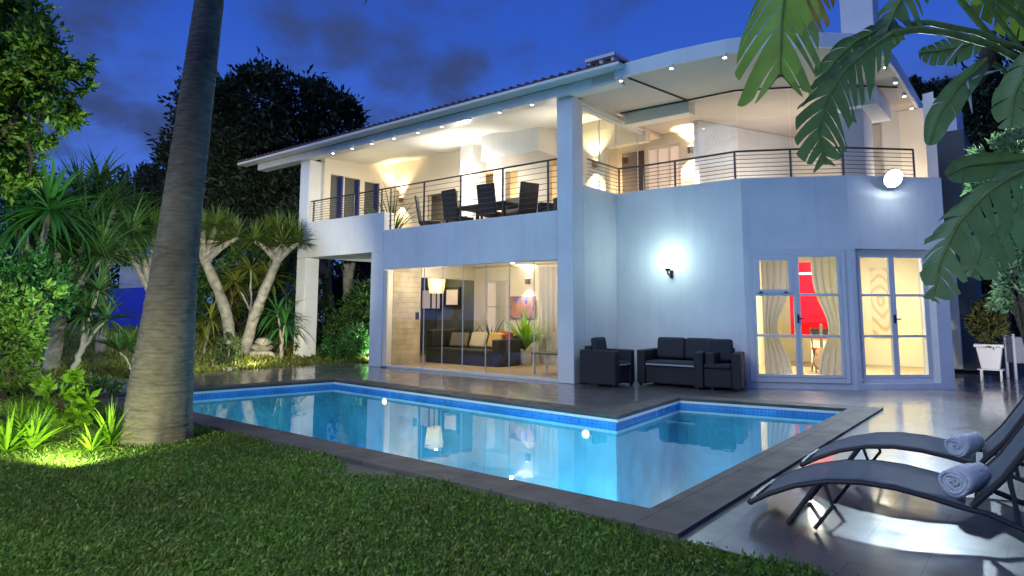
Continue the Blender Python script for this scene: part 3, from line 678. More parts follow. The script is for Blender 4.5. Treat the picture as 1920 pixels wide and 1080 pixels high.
# ------------------------------------------------------------------ lamps on the villa, and added fill lights
def light(kind,loc,energy,col=(1,1,1),size=.1,to=None,spot=60,blend=.6,name='lamp_fill_light',parent=None,sx=None):
    l=bpy.data.lights.new(name,kind); l.energy=energy; l.color=col
    if kind=='AREA': l.size=size; 
    elif kind in('POINT','SPOT'): l.shadow_soft_size=size
    if kind=='AREA' and sx: l.shape='RECTANGLE'; l.size_y=sx
    if kind=='SPOT': l.spot_size=R(spot); l.spot_blend=blend
    o=bpy.data.objects.new(name,l); COL.objects.link(o); o.location=loc
    if to is not None: o.rotation_euler=(Vector(to)-Vector(loc)).to_track_quat('-Z','Y').to_euler()
    return o
# globe sconce
g_=empty('wall_lamp',(1.15,1.51,1.95),0,'glowing round globe wall lamp above the black wicker furniture','wall lamp')
MB().lathe([(.02,-.135),(.09,-.12),(.145,-.05),(.155,.02),(.13,.09),(.07,.125),(.01,.13)],(0,-.17,.22)).build('globe','globe',g_)
m_=MB(); m_.box(-.03,.03,-.03,0,-.08,.06); m_.tube([(0,-.02,-.02),(0,-.1,-.04),(0,-.17,.0),(0,-.17,.08)],.018); m_.lathe([(.03,0),(.06,.04),(.05,.06)],(0,-.17,.04),12); m_.build('bracket','black_metal',g_)
light('POINT',(1.15,.95,2.2),11,(.66,1,.90),.16)
# floodlight
u=(Dp-Cp).normalized(); nn=Vector((u.y,-u.x)); fp=Cp+u*.72+nn*.17; FL=Vector((fp.x,fp.y,3.49))
fl=empty('floodlight',FL,math.atan2(nn.y,nn.x)+math.pi/2,'blazing white floodlight on the edge of the curved bay parapet','floodlight')
MB().lathe([(.001,-.0),(.08,.0),(.17,.01),(.17,.03),(.09,.08),(.03,.1)],(0,0,0),20).build('housing','black_metal',fl)
hs=[o for o in bpy.data.objects if o.parent==fl][0]; hs.rotation_euler=(R(-62),0,0)
lens=MB().lathe([(.001,-.03),(.10,-.025),(.155,-.004),(.155,-.001)],(0,0,0),20).build('lens','flood',fl); lens.rotation_euler=(R(-62),0,0)
MB().box(-.02,.02,.02,.17,-.03,.02).build('arm','black_metal',fl)
light('SPOT',FL+Vector((nn.x,nn.y,0))*.12+Vector((0,0,-.02)),850,(.66,.85,1),.10,FL+Vector((nn.x*3.0+.3,nn.y*3.0-3.,-3.2)),110,.6)
# eave spots
sp0=None
sx=[-6.92,-6.17,-5.44,-4.67,-3.89,-3.16,-2.36,-1.57,-.78]
def spot_thing(loc,label,grp):
    s=empty('eave_spotlight',loc,0,label,'spotlight',grp)
    MB().lathe([(.03,.03),(.034,.0),(.03,-.05)],(0,0,0),12).build('housing','white_paint',s)
    MB().lathe([(.001,-.052),(.026,-.052),(.026,-.056)],(0,0,0),12).build('bulb','lamp_white',s)
    return s
for i,x in enumerate(sx):
    loc=(x,-.19,5.14); lab='small white spotlight under the straight eave of the left terrace'
    if sp0 is None: sp0=spot_thing(loc,lab,'spotlights along the left eave')
    else: dup(sp0,loc)
sp1=None
for i,(x,y) in enumerate([(1.1,-.17),(2.02,-.17),(2.86,-.08),(4.70,1.9),(4.70,2.8),(4.70,3.7),(4.69,4.6),(4.69,5.47)]):
    a=(i<3); lab='small glowing downlight under the front edge of the right canopy' if a else 'small glowing downlight along the far right edge of the canopy roof'
    s=dup(sp0,(x,y,5.185),None,lab); s['group']='downlights under the canopy front' if a else 'downlights along the canopy side'

# wall uplighters (warm)
def sconce(loc,rz,label,e=14,col=(1,.76,.42)):
    s=empty('wall_sconce',loc,rz,label,'wall lamp','up and down wall sconces')
    MB().box(-.045,.045,-.10,0,-.07,.07).build('housing','wood',s)
    MB().box(-.035,.035,-.09,-.02,.071,.076).build('bulb','warm_bulb',s)
    d=Matrix.Rotation(rz,3,'Z')@Vector((0,-.14,0))
    L_=Vector(loc)+d
    light('SPOT',L_+Vector((0,0,.1)),e,col,.03,L_+Vector((0,0,1))-d*.25,100,.6)
    light('SPOT',L_-Vector((0,0,.1)),e*.8,col,.03,L_-Vector((0,0,1))-d*.25,95,.6)
sconce((-7.75,2.8,4.42),0,'glowing wall sconce in the left corner of the upper terrace',70)
sconce((.68,3.6,4.74),0,'glowing wall sconce beside the wooden door of the right terrace',110)
sconce((-3.3,3.0,1.98),0,'bright wall sconce above the colourful painting in the living room',70,(1,.86,.62))
sconce((-1.25,2.8,4.55),0,'wall sconce seen through the side glass behind the main pillar',70)
# terrace: fill lights added without fittings
light('AREA',(-4.4,1.3,5.05),60,(1,.86,.62),1.2,(-4.4,1.3,2.9))
light('POINT',(-4.2,1.5,4.4),60,(1,.95,.82),.04)
light('POINT',(-6.9,1.2,4.3),14,(1,.82,.5),.04)
light('POINT',(-1.2,1.2,4.6),14,(1,.9,.7),.04)
light('POINT',(-4.2,3.5,4.2),22,(1,.65,.3),.04)
light('POINT',(-1.2,3.5,4.2),16,(1,.65,.35),.04)
light('POINT',(2.6,3.6,3.7),48,(1,.86,.72),.04)
light('POINT',(1.0,2.9,3.9),12,(1,.84,.66),.2)
light('POINT',(4.5,4.2,3.7),12,(1,.85,.65),.2)
light('POINT',(.4,2.6,3.4),12,(1,.8,.55),.04)
# rooms: fill lights added indoors, no fittings
light('POINT',(-2.6,1.5,2.05),52,(1,.82,.54),.04)
light('POINT',(-4.2,.8,1.95),34,(1,.84,.58),.04)
light('POINT',(-6.3,2.9,2.2),26,(1,.78,.55),.04)
light('AREA',(3.2,4.4,2.55),150,(1,.93,.72),1.4,(3.2,4.4,0))
light('POINT',(3.2,4.2,1.7),40,(1,.93,.70),.04)

# pool lamps
def pool_lamp(loc,d,label,e):
    s=empty('pool_light',loc,math.atan2(d[1],d[0])-math.pi/2,label,'pool light','underwater pool lights')
    b=MB().lathe([(.001,0),(.033,.0),(.038,.012),(.038,.02)],(0,0,0),20).build('lens','pool_bulb',s); b.rotation_euler=(R(-90),0,0)
    r_=MB().lathe([(.040,-.002),(.075,-.002),(.075,.014),(.040,.014)],(0,0,0),20).build('rim','white_paint',s); r_.rotation_euler=(R(-90),0,0)
    L_=Vector(loc)+Vector((d[0],d[1],0))*.12
    light('SPOT',L_,e,(.55,.95,1),.05,L_+Vector((d[0],d[1],-.62)),125,.8)
pl1=aty(722,741,-2.46); pool_lamp((pl1.x,-2.455,-.22),(0,-1),'underwater light on the far pool wall left, nearer the garden column',90)
pl2=aty(1098,792,-2.68); pool_lamp((pl2.x,-2.665,-.24),(0,-1),'brightest underwater light, on the far pool wall just left of its notch',1000)

# ------------------------------------------------------------------ world and sun
w=bpy.data.worlds.new("World"); sc.world=w; w.use_nodes=True; N=w.node_tree.nodes; L=w.node_tree.links; bg=N['Background']
SUN_EL,SUN_ROT=R(1.),R(200)
sky=N.new('ShaderNodeTexSky'); sky.sky_type='NISHITA'; sky.sun_disc=False; sky.sun_elevation=SUN_EL; sky.sun_rotation=SUN_ROT
tc=N.new('ShaderNodeTexCoord')
sep=N.new('ShaderNodeSeparateXYZ'); L.new(tc.outputs['Generated'],sep.inputs[0])
cr=N.new('ShaderNodeValToRGB'); el=cr.color_ramp.elements
el[0].position=0.; el[0].color=(.09,.17,.52,1); el[1].position=.75; el[1].color=(.008,.024,.22,1)
e=el.new(.15); e.color=(.05,.12,.46,1); e=el.new(.38); e.color=(.020,.072,.38,1)
L.new(sep.outputs['Z'],cr.inputs[0])
# drifting clouds: noise on the sky vault
dv=N.new('ShaderNodeVectorMath'); dv.operation='DIVIDE'; ad=N.new('ShaderNodeMath'); ad.operation='ADD'; ad.inputs[1].default_value=.25; L.new(sep.outputs['Z'],ad.inputs[0])
cmb=N.new('ShaderNodeCombineXYZ'); [L.new(ad.outputs[0],cmb.inputs[i]) for i in range(3)]
L.new(tc.outputs['Generated'],dv.inputs[0]); L.new(cmb.outputs[0],dv.inputs[1])
mp=N.new('ShaderNodeMapping'); mp.inputs['Location'].default_value=(.15,.8,0); mp.inputs['Scale'].default_value=(1.,1.,0.); mp.inputs['Rotation'].default_value=(0,0,.5); L.new(dv.outputs[0],mp.inputs[0])
nz=N.new('ShaderNodeTexNoise'); nz.inputs['Scale'].default_value=1.25; nz.inputs['Detail'].default_value=6; nz.inputs['Roughness'].default_value=.5; L.new(mp.outputs[0],nz.inputs['Vector'])
def M_(op,a,b):
    n_=N.new('ShaderNodeMath'); n_.operation=op
    for k_,v_ in ((0,a),(1,b)):
        if isinstance(v_,(int,float)): n_.inputs[k_].default_value=v_
        else: L.new(v_,n_.inputs[k_])
    return n_.outputs[0]
acc=None
for (cx_,cy_,r_,st_) in ((560,60,.10,1),(640,70,.12,1.),(740,100,.12,1),(850,130,.09,1),(950,60,.13,.55),(170,90,.11,.95),(240,150,.12,.95),(300,220,.10,.9),(60,40,.12,.8),(1150,40,.14,.5),(-200,150,.3,.8),(2300,100,.4,.9),(660,250,.10,.55)):
    d_=ray(cx_,cy_).normalized(); ds=N.new('ShaderNodeVectorMath'); ds.operation='DISTANCE'; L.new(tc.outputs['Generated'],ds.inputs[0]); ds.inputs[1].default_value=tuple(d_)
    w_=N.new('ShaderNodeMapRange'); w_.interpolation_type='SMOOTHSTEP'; w_.inputs[1].default_value=r_*1.25; w_.inputs[2].default_value=0; w_.inputs[3].default_value=0; w_.inputs[4].default_value=st_; L.new(ds.outputs['Value'],w_.inputs[0])
    acc=w_.outputs[0] if acc is None else M_('MAXIMUM',acc,w_.outputs[0])
nz.inputs['Scale'].default_value=2.6; nz.inputs['Roughness'].default_value=.58
cl=M_('ADD',M_('MULTIPLY',acc,.42),M_('MULTIPLY',nz.outputs['Fac'],1.7))
rp=N.new('ShaderNodeMapRange'); rp.interpolation_type='SMOOTHSTEP'; rp.inputs[1].default_value=.90; rp.inputs[2].default_value=1.36; rp.inputs[3].default_value=0; rp.inputs[4].default_value=.92; L.new(cl,rp.inputs[0])
mx=N.new('ShaderNodeMix'); mx.data_type='RGBA'; L.new(rp.outputs[0],mx.inputs['Factor']); L.new(cr.outputs[0],mx.inputs['A']); mx.inputs['B'].default_value=(.026,.042,.115,1)
sc1=N.new('ShaderNodeMix'); sc1.data_type='RGBA'; sc1.blend_type='ADD'; sc1.inputs['Factor'].default_value=.0015; L.new(mx.outputs['Result'],sc1.inputs['A']); L.new(sky.outputs[0],sc1.inputs['B'])
L.new(sc1.outputs['Result'],bg.inputs['Color']); bg.inputs['Strength'].default_value=1.
# soft sun added as twilight fill from behind the camera, brightening the facade
sl=bpy.data.lights.new('sun','SUN'); sl.energy=.86; sl.color=(.62,.80,1.); sl.angle=R(50); so=bpy.data.objects.new('sun',sl); COL.objects.link(so)
so.rotation_euler=Vector((.25,.75,-.6)).to_track_quat('-Z','Y').to_euler()
sc.view_settings.view_transform='Standard'; sc.view_settings.look='None'; sc.view_settings.gamma=1; sc.view_settings.use_curve_mapping=False; sc.view_settings.exposure=.54
c=sc.cycles; c.use_denoising=True; c.max_bounces=8; c.transparent_max_bounces=16; c.diffuse_bounces=3; c.glossy_bounces=4; c.sample_clamp_indirect=4; c.sample_clamp_direct=0; c.caustics_reflective=False; c.caustics_refractive=False
try: c.denoiser='OPENIMAGEDENOISE'
except Exception: pass

# ------------------------------------------------------------------ furniture on the deck
def rattan_seat(name,loc,rz,w,d,nb,label,cat,stripe):
    s=empty(name,loc,rz,label,cat); aw=.15; ah=.60
    b=MB(); b.box(-w/2+aw+.003,w/2-aw-.003,-d/2+.03,d/2,.05,.34); b.box(-w/2+aw+.003,w/2-aw-.003,d/2-.14,d/2,.345,.66); b.build('base','rattan',s,.015)
    for q in (-1,1): 
        x0=-w/2 if q<0 else w/2-aw; MB().box(x0,x0+aw,-d/2,d/2,.03,ah).build('armrest','rattan',s,.02)
    MB().box(-w/2+aw+.01,w/2-aw-.01,-d/2+.01,d/2-.15,.345,.42).build('seat_cushion','cushion',s,.03,seg=3)
    if stripe: MB().box(-w/2+aw+.02,w/2-aw-.02,-d/2-.006,-d/2+.012,.352,.378).build('cushion_piping','cushion_light',s)
    ww=(w-2*aw-.02)/nb
    for i in range(nb):
        x0=-w/2+aw+.01+i*ww
        M=Matrix.Translation((0,d/2-.16,.43))@Matrix.Rotation(R(-9),4,'X')
        MB().box(x0+.004,x0+ww-.004,-.13,0,0,.37,M).build('back_cushion','cushion',s,.045,seg=3)
    for qx in (-1,1):
        for qy in (-1,1): MB().box(qx*(w/2-.05)-.02,qx*(w/2-.05)+.02,qy*(d/2-.05)-.02,qy*(d/2-.05)+.02,0.001,.03).build('foot','black_metal',s)
    return s
rattan_seat('wicker_armchair',(.47,.33,0),R(90),.68,.70,1,'black wicker armchair side on against the main pillar, facing right','armchair',True)
rattan_seat('wicker_sofa',(1.52,1.06,0),R(3),1.36,.74,2,'black wicker two seat sofa under the globe wall lamp','sofa',True)
rattan_seat('wicker_armchair',(2.21,.98,0) if False else (2.20,1.00,0),R(14),.74,.60,1,'black wicker armchair between the sofa and the french doors','armchair',False)

def lounger(loc,rz,label):
    s=empty('sun_lounger',loc,rz,label,'sun lounger','sun loungers beside the pool')
    prof=[(-.06,.10),(.05,.165),(.2,.235),(.38,.285),(.55,.305),(.72,.30),(.88,.275),(1.03,.245),(1.12,.235)]
    W=.62
    for y in (0,W):
        f=MB(); f.tube([(x,y,z) for x,z in prof]+[(1.3,y,.17),(1.5,y,.09),(1.62,y,.02)],.015,8); f.build('side_rail','steel_dark',s)
        f=MB(); f.tube([(1.06,y+.0,.26),(1.2,y,.42),(1.36,y,.66),(1.5,y,.95),(1.58,y,1.12)],.017,8); f.build('back_rail','steel_dark',s)
        f=MB(); f.tube([(.33,y,.27),(.24,y,.14),(.15,y,.012)],.014,8); f.build('leg','steel_dark',s)
        f=MB(); f.tube([(.36,y,.275),(.40,y,.15),(.30,y,.012)],.011,8); f.build('leg','steel_dark',s)
        f=MB(); f.tube([(1.3,y,.57),(1.34,y,.36),(1.33,y,.17)],.012,8); f.tube([(1.22,y,.45),(1.24,y,.3),(1.25,y,.19)],.012,8); f.build('back_strut','steel_dark',s)
    f=MB(); f.tube([(-.06,0,.10),(-.09,W*.3,.085),(-.09,W*.7,.085),(-.06,W,.10)],.019,8); f.tube([(.15,0,.02),(.15,W,.02)],.012,6); f.tube([(1.58,0,1.12),(1.58,W,1.12)],.019,8); f.tube([(1.33,0,.17),(1.33,W,.17)],.012,6); f.build('cross_bar','steel_dark',s)
    def sheet(pr,name):
        V=[];Fc=[]
        for i,(x,z) in enumerate(pr):
            for j in range(5): V.append((x,.012+(W-.024)*j/4,z+.012-.018*math.sin(math.pi*j/4)))
        for i in range(len(pr)-1):
            for j in range(4): a=i*5+j; Fc.append((a,a+5,a+6,a+1))
        m_=MB(); m_.add(V,Fc); o=m_.build(name,'sling',s,smooth=True); so_=o.modifiers.new('s','SOLIDIFY'); so_.thickness=.008; return o
    def dense(p):
        out=[]
        for a,b in zip(p[:-1],p[1:]):
            for k in range(3): out.append((a[0]+(b[0]-a[0])*k/3,a[1]+(b[1]-a[1])*k/3))
        return out+[p[-1]]
    sheet(dense(prof[:-1]),'seat_sling'); sheet(dense([(1.07,.27),(1.2,.42),(1.36,.66),(1.5,.95),(1.57,1.1)]),'back_sling')
    return s
LA=lounger((5.02,-5.50,0),R(4),'black mesh sun lounger nearest the camera, holding the larger rolled towel')
LB=lounger((4.98,-4.26,0),R(4),'black mesh sun lounger farther from the camera, behind the first one')
def towel(loc,rz,label,r_):
    s=empty('rolled_towel',loc,rz,label,'towel','rolled white towels on the loungers')
    # spiral cross-section extruded along the roll
    V=[];Fc=[];n=110;Ln=.30;K=7
    for i in range(n):
        t=i/(n-1); a=t*2*math.pi*4.2; rad=r_*(.12+.88*t)+.004*math.sin(a*3)
        for k in range(K):
            y=(k/(K-1)-.5)*Ln; bulge=1-.06*abs(k/(K-1)-.5)*2+.015*math.sin(a*2.3+k)
            V.append((math.cos(a)*rad*bulge*1.02, y+.006*math.sin(a*1.7), math.sin(a)*rad*bulge*.97+r_))
    for i in range(n-1):
        for k in range(K-1): a=i*K+k; Fc.append((a,a+1,a+K+1,a+K))
    m_=MB(); m_.add(V,Fc); o=m_.build('roll','towel',s,smooth=True); q=o.modifiers.new('s','SOLIDIFY'); q.thickness=r_*.18; q.offset=-1
    return s
tw=aty(1803,940,-5.16); towel((6.03,-5.20,.262),R(-14),'large rolled white towel on the nearer lounger',.088)
towel((5.93,-3.98,.255),R(-14),'smaller looking rolled white towel on the farther lounger',.085)

# potted conifer at the far right
pc=Vector((5.33,6.3,0))
pt=empty('potted_conifer',(5.55,5.75,0),0,'small rounded conifer in a square white pot right of the villa','potted plant')
m_=MB(); m_.add([(-.14,-.14,.22),(.14,-.14,.22),(.14,.14,.22),(-.14,.14,.22),(-.2,-.2,.62),(.2,-.2,.62),(.2,.2,.62),(-.2,.2,.62)],[(3,2,1,0),(4,5,6,7),(0,1,5,4),(1,2,6,5),(2,3,7,6),(3,0,4,7)]); m_.box(-.23,.23,-.23,.23,.622,.68); m_.build('pot','pot_white',pt,.01)
m_=MB(); [m_.box(x-.012,x+.012,y-.012,y+.012,0,.2) for x in (-.15,.15) for y in (-.15,.15)]; m_.box(-.2,.2,-.2,.2,.2,.218); m_.build('stand','fascia',pt)
clump_crown('foliage',[(0,0,1.05,.27,.27,.42),(0,0,1.3,.17,.17,.3)],3600,.09,'conifer',pt,w=.3,inner=.5,up=.5,sr=.16)
MB().tube([(0,0,.6),(0,0,1.2)],.02,6).build('trunk','bark_dark',pt)
b_=empty('storage_box',(6.05,6.6,0),R(20),'grey box with pale corner posts behind the potted conifer','box')
m_=MB(); m_.box(-.24,.24,-.2,.2,.3,.8); m_.build('body','cushion_light',b_,.02); m_=MB(); m_.box(-.26,-.22,-.23,-.18,.0,.86).box(.22,.26,-.23,-.18,0,.86).box(-.26,-.22,.18,.23,.0,.86).box(.22,.26,.18,.23,0,.86); m_.build('corner_post','pot_white',b_)

# ------------------------------------------------------------------ living room contents
s=empty('corner_sofa',(-4.15,1.9,.03),0,'low black corner sofa in the glazed living room','sofa')
m_=MB(); m_.box(-1.1,1.0,-.45,.35,.0,.36).box(-1.1,-.3,.35,1.0,0,.36); m_.build('base','sofa_black',s,.03)
MB().box(-1.1,-.86,-.44,1.0,.362,.78).build('backrest','sofa_black',s,.04); MB().box(-.855,1.2,.36,.6,.362,.66).build('backrest','sofa_black',s,.04); MB().box(1.0,1.2,-.45,.35,0,.6).build('armrest','sofa_black',s,.03)
def cushion(loc,rz,tilt,wd,m,label):
    M=Matrix.Rotation(R(tilt),4,'X'); b=MB(); b.box(-wd/2,wd/2,-.06,.06,0,wd*.75,M)
    o=b.build('cushion',m,None,.05,seg=3); o.location=loc; o.rotation_euler=(0,0,rz); return tag(o,label,'cushion','cushions on the living room sofa')
cushion((-4.55,1.85,.40),R(15),-22,.48,'cush_taupe','taupe cushion at the left end of the living room sofa')
cushion((-4.05,1.95,.40),R(-8),-18,.5,'cush_cream','cream cushion on the living room sofa left of the yellow one')
cushion((-3.58,2.0,.40),R(-14),-20,.5,'cush_yellow','yellow cushion on the living room sofa in front of the red one')
cushion((-3.38,2.12,.42),R(-14),-16,.5,'cush_red','red cushion peeking out behind the yellow cushion')
def potplant(loc,h,sp,n,m,label,potc='pot_white',w=.05,el=(.3,1.4),dr=.9):
    s=empty('potted_palm',loc,0,label,'potted plant')
    MB().lathe([(.10,0),(.14,.05),(.17,.3),(.18,.32)],(0,0,0),16).build('pot',potc,s)
    V=[];Fc=[]
    for i in range(n):
        a=random.uniform(0,6.28); e=random.uniform(*el); strap(V,Fc,(0,0,.3),(math.cos(a)*math.cos(e),math.sin(a)*math.cos(e),math.sin(e)),h*random.uniform(.6,1.05),w,dr,6)
    np_mesh('fronds',np.array(V),np.array(Fc),m,s); return s
potplant((-3.0,2.45,.03),1.05,.5,64,'leaf_lime','green potted palm standing below the painting in the living room',w=.07,el=(.9,1.5),dr=1.0)
potplant((-4.95,2.6,.03),1.1,.5,26,'leaf_mid','dark potted plant behind the left end of the sofa',w=.05)
potplant((-4.2,2.65,.03),.95,.5,22,'leaf_mid','dark potted plant behind the middle of the sofa',w=.05)
potplant((-1.0,1.9,.03),1.1,.5,26,'leaf_green','leafy potted plant at the right end of the living room',w=.06)
def flat(name,m,x0,x1,y,z0,z1,label,cat,fm=None):
    o=empty(name,((x0+x1)/2,y,(z0+z1)/2),0,label,cat); hw,hh=(x1-x0)/2,(z1-z0)/2
    MB().box(-hw,hw,-.03,0,-hh,hh).build('canvas',m,o)
    if fm: f=MB(); f.box(-hw-.02,-hw,-.035,0,-hh-.02,hh+.02).box(hw,hw+.02,-.035,0,-hh-.02,hh+.02).box(-hw,hw,-.035,0,hh,hh+.02).box(-hw,hw,-.035,0,-hh-.02,-hh); f.build('frame',fm,o)
    return o
flat('painting','paint_abstract',-3.86,-3.06,2.97,1.08,1.62,'blue and orange abstract painting on the living room wall','painting')
def curtain(name,pts,z0,z1,label,m='curtain',tie=None):
    """pleated cloth between plan points, pulled in towards the tie"""
    (xa,ya),(xb,yb)=pts; V=[];Fc=[];n=60;K=14; d=Vector((xb-xa,yb-ya)); nn=Vector((-d.y,d.x)).normalized()
    for k in range(K+1):
        z=z1+(z0-z1)*k/K; tt=k/K; sq=1. if tie is None else 1-(tie)*math.exp(-((tt-.62)/.2)**2)-tie*.35*max(0,tt-.62)
        for i in range(n+1):
            u_=i/n*sq; p=Vector((xa,ya))+d*u_+nn*.03*math.sin(i/n*2*math.pi*4.5+.4*math.sin(tt*5))*(.6+.4*tt)
            V.append((p.x,p.y,z))
    for k in range(K):
        for i in range(n): a=k*(n+1)+i; Fc.append((a,a+1,a+n+2,a+n+1))
    m_=MB(); m_.add(V,Fc); o=m_.build(name,m,None,smooth=True); return tag(o,label,'curtain')
curtain('curtain',((-2.95,2.93),(-2.3,2.93)),.05,2.3,'cream curtain beside the painting in the living room')
curtain('curtain',((-3.98,2.94),(-4.3,2.94)),.75,2.0,'pale curtain in the small living room window')
tb=empty('side_table',(-1.25,1.1,.03),0,'small dark side table at the right end of the living room','table')
MB().box(-.35,.35,-.25,.25,.38,.41).build('top','dark_wall',tb,.008)
for qx in (-.3,.3):
    for qy in (-.2,.2): MB().box(qx-.02,qx+.02,qy-.02,qy+.02,0,.379).build('leg','fascia',tb)
nl=empty('floor_lamp',(-6.9,3.4,.03),0,'dark stemmed lamp with cream shade at the back left of the living room','lamp')
MB().tube([(0,0,0),(0,0,1.75)],.02,8).build('stem','black_metal',nl); MB().lathe([(.16,0),(.17,.02)],(0,0,0),16).build('base','black_metal',nl)
MB().lathe([(.2,1.72),(.27,2.2)],(0,0,0),20).build('shade','curtain',nl); light('POINT',(-6.9,3.4,1.98),30,(1,.8,.5),.08)
# bay room contents
swp=aty(1625,500,6.9); swq=aty(1668,630,6.9)
flat('wall_panel','paint_swirl',3.38,3.76,6.97,.72,2.25,'tall cream panel with a brown swirl seen through the right french door','painting')
curtain('curtain',((2.62,1.95),(3.05,2.2)),.12,2.45,'cream curtain gathered at the left side of the left french door',tie=.55)
curtain('curtain',((3.78,2.62),(3.33,2.36)),.12,2.45,'cream curtain gathered at the right side of the left french door',tie=.45)
a=aty(1487,480,5.0); 
rc=empty('red_canvas',(2.72,5.2,0),0,'big red canvas with a white line seen through the left french door','painting')
MB().box(-.58,.5,-.04,0,.72,2.32).build('canvas','red_cloth',rc); MB().box(-.58,.5,-.044,-.041,2.06,2.10).build('white_line','white_paint',rc); MB().box(-.2,.2,-.0,.3,.1,.9).build('plinth','room_cream',rc)
ch_=empty('folding_chair',(3.0,4.3,.1),R(25),'red seated folding chair behind the left french door','chair')
MB().box(-.2,.2,-.2,.2,.42,.46).build('seat','red_cloth',ch_,.01)
for q in (-.2,.2): m_=MB(); m_.tube([(q,-.22,0),(q,.2,.85)],.013,6); m_.build('frame','steel_dark',ch_); m_=MB(); m_.tube([(q,.22,0),(q,-.18,.45)],.013,6); m_.build('leg','steel_dark',ch_)
MB().box(-.2,.2,.15,.17,.68,.84).build('backrest','steel_dark',ch_)
gt=empty('guitar',(3.05,3.9,.1),R(30),'guitar leaning in the room behind the left french door','guitar')
m_=MB(); m_.lathe([(.01,-.04),(.16,-.04),(.17,0),(.16,.04),(.01,.04)],(0,0,0),18); m_.lathe([(.01,-.035),(.12,-.035),(.125,0),(.12,.035),(.01,.035)],(0,.2,0),18); b_=m_.build('body','wood',gt); b_.rotation_euler=(R(60),R(10),0); b_.location=(0,0,.2)
m_=MB(); m_.box(-.025,.025,.3,.85,-.015,.015); n_=m_.build('neck','bark_dark',gt); n_.rotation_euler=(R(60),R(10),0); n_.location=(0,0,.2)

# ------------------------------------------------------------------ upper terrace contents
def dining_chair(loc,rz,label):
    s=empty('dining_chair',loc,rz,label,'chair','high backed chairs round the terrace table')
    MB().box(-.23,.23,-.24,.22,.40,.47).build('seat','rattan',s,.015)
    M=Matrix.Translation((0,.2,.4))@Matrix.Rotation(R(-10),4,'X'); MB().box(-.23,.23,0,.05,0,.68,M).build('backrest','rattan',s,.015)
    for x in (-.2,.2):
        for y in (-.2,.19): MB().box(x-.02,x+.02,y-.02,y+.02,0,.399).build('leg','rattan',s)
    return s
c0=dining_chair((-4.85,1.15,ZF),R(130),'high backed dark dining chair at the left end of the terrace table')
for loc,rz,lab in [((-4.45,1.6,ZF),R(60),'dark dining chair second from the left at the terrace table'),((-3.8,1.05,ZF),R(175),'dark dining chair with its back to the railing, middle of the terrace table'),((-2.75,1.05,ZF),R(185),'dark dining chair with its back to the railing right of the middle one'),((-2.2,1.3,ZF),R(-110),'dark dining chair at the right end of the terrace table'),((-3.3,2.1,ZF),R(5),'dark dining chair on the far side of the terrace table')]:
    dup(c0,loc,rz,lab)
t_=empty('dining_table',(-3.3,1.55,ZF),0,'dark dining table on the upper left terrace','table'); MB().box(-.8,.8,-.42,.42,.70,.74).build('top','dark_wall',t_,.01)
for x in (-.7,.7):
    for y in (-.34,.34): MB().box(x-.03,x+.03,y-.03,y+.03,0,.699).build('leg','rattan',t_)
s=rattan_seat('wicker_armchair',(-1.15,1.3,ZF),R(-25),.8,.7,1,'dark wicker armchair at the right end of the upper left terrace','armchair',False)
pp=potplant((-7.3,2.1,ZF),1.7,.5,26,'leaf_mid','tall potted plant beside the blue shutters on the upper terrace',w=.05,el=(.9,1.5))
potplant((-6.35,.8,ZF),.95,.5,26,'leaf_green','bushy potted plant behind the railing left of the dining table',w=.05)
flat('painting','paint_grey',-3.35,-2.95,2.79,3.72,4.1,'small dark framed picture on the white terrace wall','painting','black_metal')
MB_=MB().box(-1.0,-.45,3.55,3.6,2.9,4.9); o=MB_.build('dark_door','dark_door',H)

# ------------------------------------------------------------------ planting
def ptree(name,label,t,bl,n,ls,m,trunk,tr=(.22,.1),bark='bark_dark',group=None,cat='tree',w=.45,branches=6,sub=7,sr=.28,inner=.5,gz=0.,zr=1.):
    """bl: list of (px,py,radius in px[,height radius]) on the depth t"""
    base=att(trunk[0],trunk[1],t); base=Vector((base.x,base.y,gz))
    r=empty(name,base,0,label,cat,group); B=[]
    for b in bl:
        c_=att(b[0],b[1],t+random.uniform(-.06,.06)*t*.5)-base; k=t/F; B.append((c_.x,c_.y,c_.z,b[2]*k*1.0,b[2]*k*1.0,(b[3] if len(b)>3 else b[2])*k))
    clump_crown('crown',B,n,ls,m,r,w=w,sub=sub,sr=sr,inner=inner)
    mb=MB(); top=Vector(B[0][:3]); limb(mb,[(0,0,-.1),tuple(top*.35+Vector((.1,0,0))),tuple(top*.7)],tr[0],tr[1]*1.2,8,.03)
    for b in B[:branches]: limb(mb,[tuple(top*.45),tuple((top*.5+Vector(b[:3])*.5)),b[:3]],tr[1],tr[1]*.25,6,.05)
    mb.build('trunk',bark,r); return r
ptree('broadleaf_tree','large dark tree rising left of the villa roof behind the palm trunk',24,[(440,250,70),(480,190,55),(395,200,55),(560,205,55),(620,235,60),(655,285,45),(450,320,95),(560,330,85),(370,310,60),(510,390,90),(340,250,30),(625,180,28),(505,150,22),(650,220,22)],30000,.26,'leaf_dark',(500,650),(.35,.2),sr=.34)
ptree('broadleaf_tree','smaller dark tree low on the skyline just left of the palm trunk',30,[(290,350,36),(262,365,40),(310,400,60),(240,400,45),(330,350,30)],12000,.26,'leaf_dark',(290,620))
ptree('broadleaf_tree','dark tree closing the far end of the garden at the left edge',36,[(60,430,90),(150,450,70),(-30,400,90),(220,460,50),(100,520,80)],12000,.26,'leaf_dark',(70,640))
ptree('broadleaf_tree','tall dark tree at the right edge behind the big drooping leaves',19,[(1880,210,65),(1830,250,55),(1900,330,80),(1850,340,60),(1910,120,55),(1800,110,14),(1850,160,25)],16000,.18,'leaf_dark',(1880,690))
